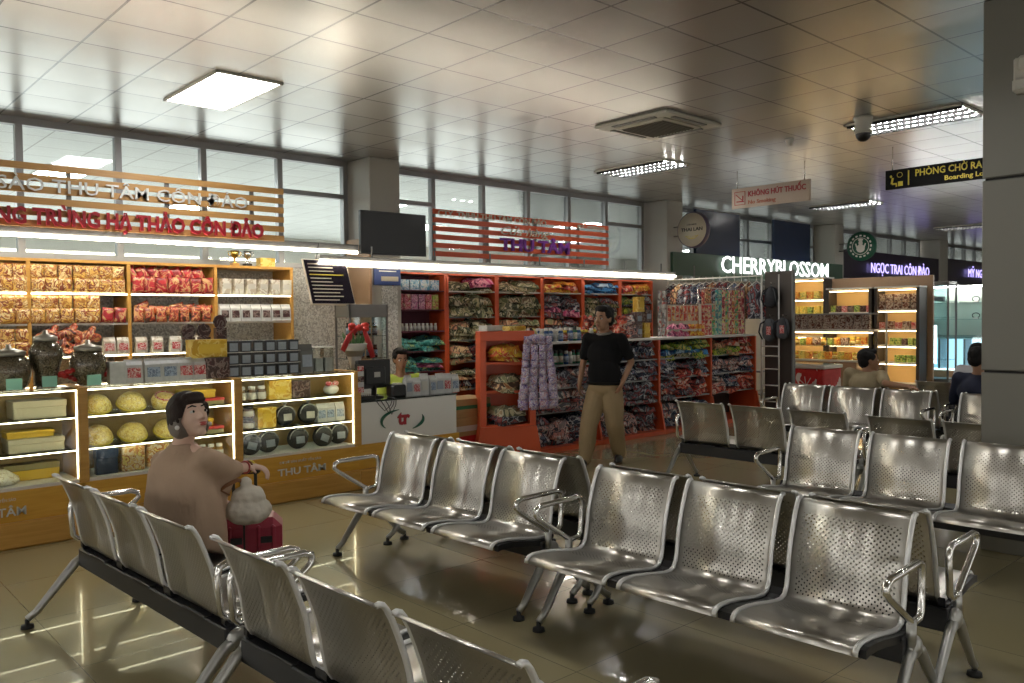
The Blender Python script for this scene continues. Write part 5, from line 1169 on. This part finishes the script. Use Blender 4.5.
    for s in 'LR':
        f = A3 @ Vector(J['toe'+s]); f.normalize(); a_ = W['an'+s]
        sh = MB(); yw = math.atan2(f.y, f.x); Rz = Matrix.Rotation(yw, 3, 'Z')
        sh.ell(a_ + f*.035 - Vector((0,0,.030)), (.125,.045,.042), Rz); sh.ell(a_ - f*.03 - Vector((0,0,.015)), (.05,.042,.05), Rz); sh.ell(a_ + f*.09 - Vector((0,0,.045)), (.075,.046,.028), Rz)
        fused(sh, 'shoe', shoes, root, loc, .008, 3)
    if hair == 'short':
        T3 = T.to_3x3(); s_ = T3.col[0].length; Rm = T3*(1/s_); h = MB()
        def E(c, r, ex=None): h.ell(T @ Vector(c), [k*s_ for k in r], Rm @ ex if ex else Rm, n=18)
        E((-.026,0,.052), (.094,.083,.085)); E((-.055,0,.0), (.058,.077,.075)); E((.030,0,.098), (.058,.066,.034)); E((.058,.01,.084), (.030,.050,.020)); 
        for sg in (-1,1): E((.004,sg*.066,.045), (.045,.020,.045))
        fused(h, 'hair', hairk, root, loc, .007, 3, .006, 40)
    return root, T, W
stand = {'pelvis':(0,0,.82),'chest':(-.01,0,1.17),'neck':(-.005,0,1.40),'head':(.02,0,1.555),'shL':(-.01,.185,1.345),'shR':(-.01,-.185,1.345),
 'elL':(-.09,.27,1.10),'wrL':(.03,.215,.90),'elR':(-.04,-.255,1.09),'wrR':(.05,-.265,.87),'handL':(.5,-.2,-.85),'nrmL':(0,-1,0),'handR':(.15,.0,-1),'nrmR':(0,1,0),'curlR':[.35],'curlL':[.3],
 'hipL':(0,.085,.77),'hipR':(0,-.085,.77),'knL':(.0,.11,.44),'knR':(.13,-.13,.45),'anL':(-.16,.11,.10),'anR':(.20,-.15,.08),'toeL':(1,.1,-.2),'toeR':(1,-.15,0)}
person('person', (6.66,5.84,0), R(-158), stand, 'man in a black polo shirt and khaki trousers walking past the clothing shelves', skinB, mat('black_knit',(.007,.007,.008),.85,spec=.2), mat('khaki_cotton',(.30,.215,.115),.8), mat('black_leather',(.012,.012,.012),.35), headyaw=R(-18), headpitch=R(2), hs=1.13, sleeve=.72, voxel=.0085, girth=1.14, collar=mat('collar_edge',(.20,.19,.17),.7), belt=mat('belt_leather',(.006,.005,.005),.7,spec=.2))
def seated(**k):
    J = {'pelvis':(0,0,.52),'chest':(.03,0,.79),'neck':(.05,0,.955),'head':(.08,0,1.105),'shL':(.04,.18,.915),'shR':(.04,-.18,.915),
     'elL':(.12,.24,.68),'wrL':(.33,.15,.62),'elR':(.12,-.24,.68),'wrR':(.33,-.15,.62),'handL':(1,-.2,-.2),'nrmL':(0,0,-1),'handR':(1,.2,-.2),'nrmR':(0,0,-1),
     'hipL':(.03,.09,.49),'hipR':(.03,-.09,.49),'knL':(.44,.12,.50),'knR':(.44,-.12,.50),'anL':(.46,.12,.09),'anR':(.46,-.12,.09),'toeL':(1,.1,0),'toeR':(1,-.1,0)}
    J.update(k); return J
dkt = mat('dark_trousers', (.03,.03,.035), .8); blk = mat('black_shoe', (.015,.015,.015), .4)
# cashier
def stool(x, y, h, label):
    g = empty('stool', (x, y, 0), 0, label, 'stool'); MB().lathe([(.15,h-.03),(.16,h-.02),(.16,h)], n=16).build('seat', M['bezel'], g)
    for k in range(4):
        a = PI/4+k*PI/2; MB().tube([(.11*math.cos(a),.11*math.sin(a),h-.03),(.17*math.cos(a),.17*math.sin(a),0)], .011, 6).build('leg', M['cast'], g)
stool(5.27, 7.62, .40, 'low black stool under the cashier behind the white desk')
Jc = seated(elL=(.18,.22,.70), wrL=(.30,.05,.72), elR=(.18,-.22,.70), wrR=(.32,-.08,.72)); Jc['head'] = (.08,0,1.13)
person('person', (5.27,7.62,0), R(-125), Jc, 'cashier in a yellow-green top sitting behind the monitor at the white desk', skinB, mat('lime_cloth',(.42,.52,.06),.7), dkt, blk, headyaw=R(18), headpitch=R(-6), sleeve=.7, voxel=.011)
# man in beige leaning over the bench back
Jb = seated(elL=(-.02,.40,.80), wrL=(-.22,.26,.84)); Jb['chest'] = (.02,0,.78)
Jb.update(shR=(.05,-.17,.90), elR=(-.20,-.30,.835), wrR=(-.27,-.55,.82), handR=(-.1,-1,-.15), nrmR=(0,0,-1), curlR=[.5], head=(.06,-.03,1.06), elL=(.12,.24,.68), wrL=(.33,.15,.60), neck=(.04,-.01,.93))
person('person', (9.06,4.13,0), R(4), Jb, 'man in a beige shirt seated in profile with his arm over the bench back', skinB, mat('beige_cloth',(.34,.27,.16),.75), dkt, blk, headyaw=R(-52), headpitch=R(4), hs=1.05, sleeve=.75, voxel=.010)
# person in navy by the column and the one in white beyond
Jn = seated(); Jn['head'] = (.05,0,1.11)
person('person', (9.08,2.98,0), R(8), Jn, 'person in a navy top seated with back to us beside the clad column', skinB, mat('navy_cloth',(.008,.012,.035),.8), dkt, blk, headyaw=R(-30), sleeve=1.7, voxel=.011, girth=1.12)
person('person', (10.45,3.42,0), R(185), seated(), 'person in a white shirt seated facing the one in navy', skinB, mat('white_cloth',(.55,.55,.57),.8), dkt, blk, headyaw=R(10), sleeve=.75, voxel=.011)
# ------------------------------------------------------------------ woman in the poncho
def woman():
    loc = Vector((1.50, 4.12, 0))
    T = frame(Vector((1.535, 4.005, 1.118)), R(-78), R(20), 1.0)
    neck = Vector((1.515,4.06,.985))
    shR = Vector((1.575,3.93,.915)); shL = Vector((1.47,4.20,.885)); elR = Vector((1.72,4.00,.83)); wrR = Vector((1.86,4.06,.825))
    elL = Vector((1.60,4.30,.66)); wrL = Vector((1.80,4.36,.60))
    hipL, hipR = Vector((1.53,4.20,.50)), Vector((1.53,4.03,.50)); knL, knR = Vector((1.84,4.52,.49)), Vector((1.90,4.36,.49)); anL, anR = Vector((1.86,4.56,.09)), Vector((1.94,4.40,.09))
    b = MB(); head(b, T, True)
    b.limb([(neck, .048), (T @ Vector((-.02,0,-.05)), .044)], 12); b.limb([(shL,.045),(neck-Vector((0,0,.03)),.05),(shR,.045)], 10)
    b.ell((1.51,4.08,.78),(.10,.14,.18)); b.ell((1.51,4.12,.54),(.10,.15,.11))
    b.limb([(shR,.042),(elR,.034),(wrR,.023)],10); b.limb([(shL,.042),(elL,.034),(wrL,.024)],10)
    hand(b, wrR, (.62,-.78,-.10), (-.1,-.1,-1), -1, .55, .9); hand(b, wrL, (1,-.3,-.2), (0,0,-1), 1, .4, .95)
    for h_, k_, a_ in ((hipL,knL,anL),(hipR,knR,anR)): b.limb([(h_,.078),(k_,.050),(a_,.035)],10); b.limb([(a_,.034),(a_+Vector((.12,0,-.04)),.026)],8)
    root = fused(b, 'person', skinA, None, loc, .0065, 4); root.location = loc
    tag(root, 'woman with dark bob and beige poncho seated with one hand on her suitcase handle', 'person'); bpy.context.view_layer.update()
    face(root, T, lipm, True)
    # poncho
    m = MB(); rings = []
    prof = [(.985,.060,.062,1.515,4.055),(.972,.066,.080,1.515,4.06),(.955,.080,.105,1.515,4.065),(.935,.094,.132,1.515,4.07),(.90,.115,.168,1.515,4.08),(.84,.138,.205,1.52,4.09),(.76,.155,.238,1.53,4.11),(.68,.165,.262,1.54,4.13),(.60,.172,.280,1.555,4.145),(.53,.172,.288,1.57,4.15),(.475,.168,.285,1.575,4.15)]
    n = 40; vs = []; fs = []
    for k, (z, rx, ry, cx_, cy_) in enumerate(prof):
        for i in range(n):
            a = 2*PI*i/n; f = k/len(prof); w = 1 + .045*f*math.sin(a*7+k*.25) + .03*f*math.sin(a*3+1)
            vs.append((cx_+rx*w*math.cos(a), cy_+ry*w*math.sin(a), z + (.05*f*math.sin(a*2) if k == len(prof)-1 else 0)))
    for k in range(len(prof)-1):
        for i in range(n): fs.append((k*n+i, (k+1)*n+i, (k+1)*n+(i+1)%n, k*n+(i+1)%n))
    fs.append(tuple(reversed(range(n)))[::-1]); fs.append(tuple((len(prof)-1)*n+i for i in range(n))[::-1])
    m.add(vs, fs, True)
    m.limb([(shR, .060), (shR.lerp(elR,.5), .062), (elR, .055), (elR.lerp(wrR,.25), .047)], 14)
    m.limb([(elR-Vector((.02,0,.02)), .055), (elR-Vector((.06,-.02,.12)), .05), (Vector((1.66,4.0,.62)), .05)], 12)
    m.limb([(shL, .055), (elL, .07), (elL.lerp(wrL,.4), .055)], 14)
    fused(m, 'poncho', mat('beige_wool', (.48,.34,.235), .95, var=.06, scale=12), root, loc, .009, 10, .012, 5)
    q = MB(); q.ell((1.52,4.12,.52),(.12,.18,.10))
    for h_, k_, a_ in ((hipL,knL,anL),(hipR,knR,anR)): q.limb([(h_,.095),(k_,.070),(a_+Vector((0,0,.03)),.060)],14)
    fused(q, 'trousers', mat('pale_grey_cloth', (.34,.33,.34), .85), root, loc, .010, 5, .006, 8)
    for a_ in (anL, anR): fused(MB().ell(a_+Vector((.05,0,-.045)),(.12,.042,.042)).ell(a_+Vector((-.01,0,-.02)),(.05,.04,.045)), 'shoe', M['shelfw'], root, loc, .008, 3)
    # hair: dark cap with fringe, greying below
    T3 = T.to_3x3()
    def EH(mm, c, r, ex=None): mm.ell(T @ Vector(c), r, T3 @ ex if ex else T3, n=18)
    h = MB(); EH(h, (-.022,0,.043), (.100,.088,.090)); EH(h, (-.045,0,-.015), (.078,.090,.090)); EH(h, (.056,0,.082), (.038,.060,.026)); EH(h, (.078,.0,.060), (.016,.056,.018))
    EH(h, (-.052,0,-.050), (.060,.084,.055))
    for sg in (-1,1): EH(h, (.002,sg*.073,.025), (.052,.019,.055)); EH(h, (-.024,sg*.077,-.032), (.040,.016,.060))
    ho = fused(h, 'hair', mat('dark_brown_hair', (.022,.013,.010), .65, bump=.2, scale=80, spec=.25), root, loc, .006, 5, .003, 30)
    ho.data.materials.append(hairg); Ti = T.inverted()
    for p in ho.data.polygons:
        q_ = Ti @ (p.center + loc)
        if q_.z < -.018 + .02*noise.noise(p.center*40): p.material_index = 1
    MB().ell(T @ Vector((.012,-.088,-.052))-loc, .011).ell(T @ Vector((.012,.088,-.052))-loc, .011).build('earring', M['shelfw'], root)
    d = (wrR-elR).normalized()
    for k, (o_, m_) in enumerate(((-.035,lipm),(-.015,mat('bracelet_brown',(.20,.08,.03),.5)),(.004,M['letgold']))):
        c = wrR + d*o_; u = d.cross(Vector((0,0,1))).normalized(); v = d.cross(u); r_ = .030-.001*k
        MB().tube([c+(u*math.cos(a*PI/8)+v*math.sin(a*PI/8))*r_-loc for a in range(16)], .005, 6, closed=True).build('bracelet', m_, root)
woman()
# suitcase and bag
g = empty('suitcase', (1.855, 4.115, 0), R(62), 'wine red hard-shell suitcase with black pull handle in front of the woman', 'suitcase')
sm = mat('wine_shell', (.30,.028,.055), .38, var=.05, scale=6)
b = MB(); b.box((0,0,.315), (.24,.37,.49), None, .045)
for k in range(5): 
    if k != 2: b.box((0,-.14+.07*k,.315), (.256,.028,.43), None, .012)
b.build('shell', sm, g)
MB().b2(-.122,.122,-.005,.005,.09,.558).build('zip', M['bezel'], g)
for sx_ in (-1,1):
    for sy_ in (-1,1): MB().lathe([(.024,-.012),(.024,.012)], (sx_*.08,sy_*.14,.024), 12, rot=Matrix.Rotation(PI/2,3,'X')).b2(sx_*.08-.012,sx_*.08+.012,sy_*.14-.02,sy_*.14+.02,.03,.075).build('wheel', M['rubber'], g)
for yy in (-.055,.055): MB().b2(-.03,-.01,yy-.008,yy+.008,.555,.79,.002).build('handle_tube', M['bezel'], g)
MB().box((-.02,0,.795), (.035,.16,.028), None, .010).build('handle_grip', M['bezel'], g)
for yy in (-.11,.04): MB().b2(-.127,-.120,yy-.03,yy+.03,.44,.475,.003).build('latch', M['bezel'], g); 
MB().tube([(-.07,-.07,.555),(-.07,-.07,.585),(-.07,.07,.585),(-.07,.07,.555)], .009, 6).build('carry_handle', M['bezel'], g)
g = empty('drawstring_bag', (1.79, 3.93, .555), R(62), 'pale canvas drawstring bag with brown strap resting on the suitcase', 'bag')
b = MB(); b.ell((0,0,.075),(.085,.115,.075)); b.ell((0,.0,.13),(.065,.085,.075)); b.limb([((0,0,.15),.045),((-.01,.0,.19),.022),((-.01,.01,.215),.03)],12)
fused(b, 'body', mat('canvas', (.66,.60,.50), .9, bump=.2, scale=60), g, (0,0,0), .006, 5, .008, 16)
MB().tube([(-.01,.02,.22),(-.03,.05,.235),(-.05,.10,.215),(-.03,.13,.19),(-.01,.09,.16)], .010, 6, flat=.5).build('strap', mat('tan_leather',(.22,.09,.035),.5), g)
# ------------------------------------------------------------------ world, camera, settings
w = bpy.data.worlds.new('World'); SC.world = w; w.use_nodes = True
nt = w.node_tree; bg = nt.nodes['Background']; bg.inputs[0].default_value = (1,.985,.94,1); bg.inputs[1].default_value = 1.9
# lit panels of the hall beyond the glass
for k, (x, y) in enumerate(((3.1,12.5),(8.3,12.5),(13.5,12.5),(18.7,12.5),(23.9,12.5),(5.7,15),(11,15),(16.2,15),(0.5,15),(21.4,15))):
    t = empty('ceiling_light', (x, y, CZ), 0, 'ceiling light in the hall beyond the glass wall', 'ceiling light', 'ceiling lights beyond the glass wall')
    MB().b2(-.3,.3,-.6,.6,-.02,0).build('frame', M['offw'], t); MB().b2(-.28,.28,-.58,.58,-.026,-.021).build('diffuser', M['lampb'], t)
cam = bpy.data.cameras.new('camera'); co = bpy.data.objects.new('camera', cam); COL.objects.link(co); SC.camera = co
F_, YAW, PIT, ROL, H = 825.7, R(42.375), R(-1.654), R(-.579), 1.58
fwv = Vector((math.sin(YAW)*math.cos(PIT), math.cos(YAW)*math.cos(PIT), math.sin(PIT))); rv = Vector((math.cos(YAW), -math.sin(YAW), 0)); uv_ = rv.cross(fwv)
c, s = math.cos(ROL), math.sin(ROL)
r2 = rv*c + uv_*s*1.0; u2 = uv_*c - rv*s
co.matrix_world = Matrix(((r2.x,u2.x,-fwv.x,0),(r2.y,u2.y,-fwv.y,0),(r2.z,u2.z,-fwv.z,H),(0,0,0,1)))
cam.sensor_width = 36; cam.lens = 36*F_/1024; cam.clip_end = 200
SC.view_settings.view_transform = 'Standard'; SC.view_settings.look = 'None'; SC.view_settings.gamma = 1; SC.view_settings.use_curve_mapping = False
SC.view_settings.exposure = 0.85
cy_ = SC.cycles; cy_.use_denoising = True; cy_.max_bounces = 8; cy_.diffuse_bounces = 3; cy_.glossy_bounces = 4; cy_.transparent_max_bounces = 24; cy_.transmission_bounces = 4
cy_.sample_clamp_indirect = 2.5; cy_.caustics_reflective = False; cy_.caustics_refractive = False
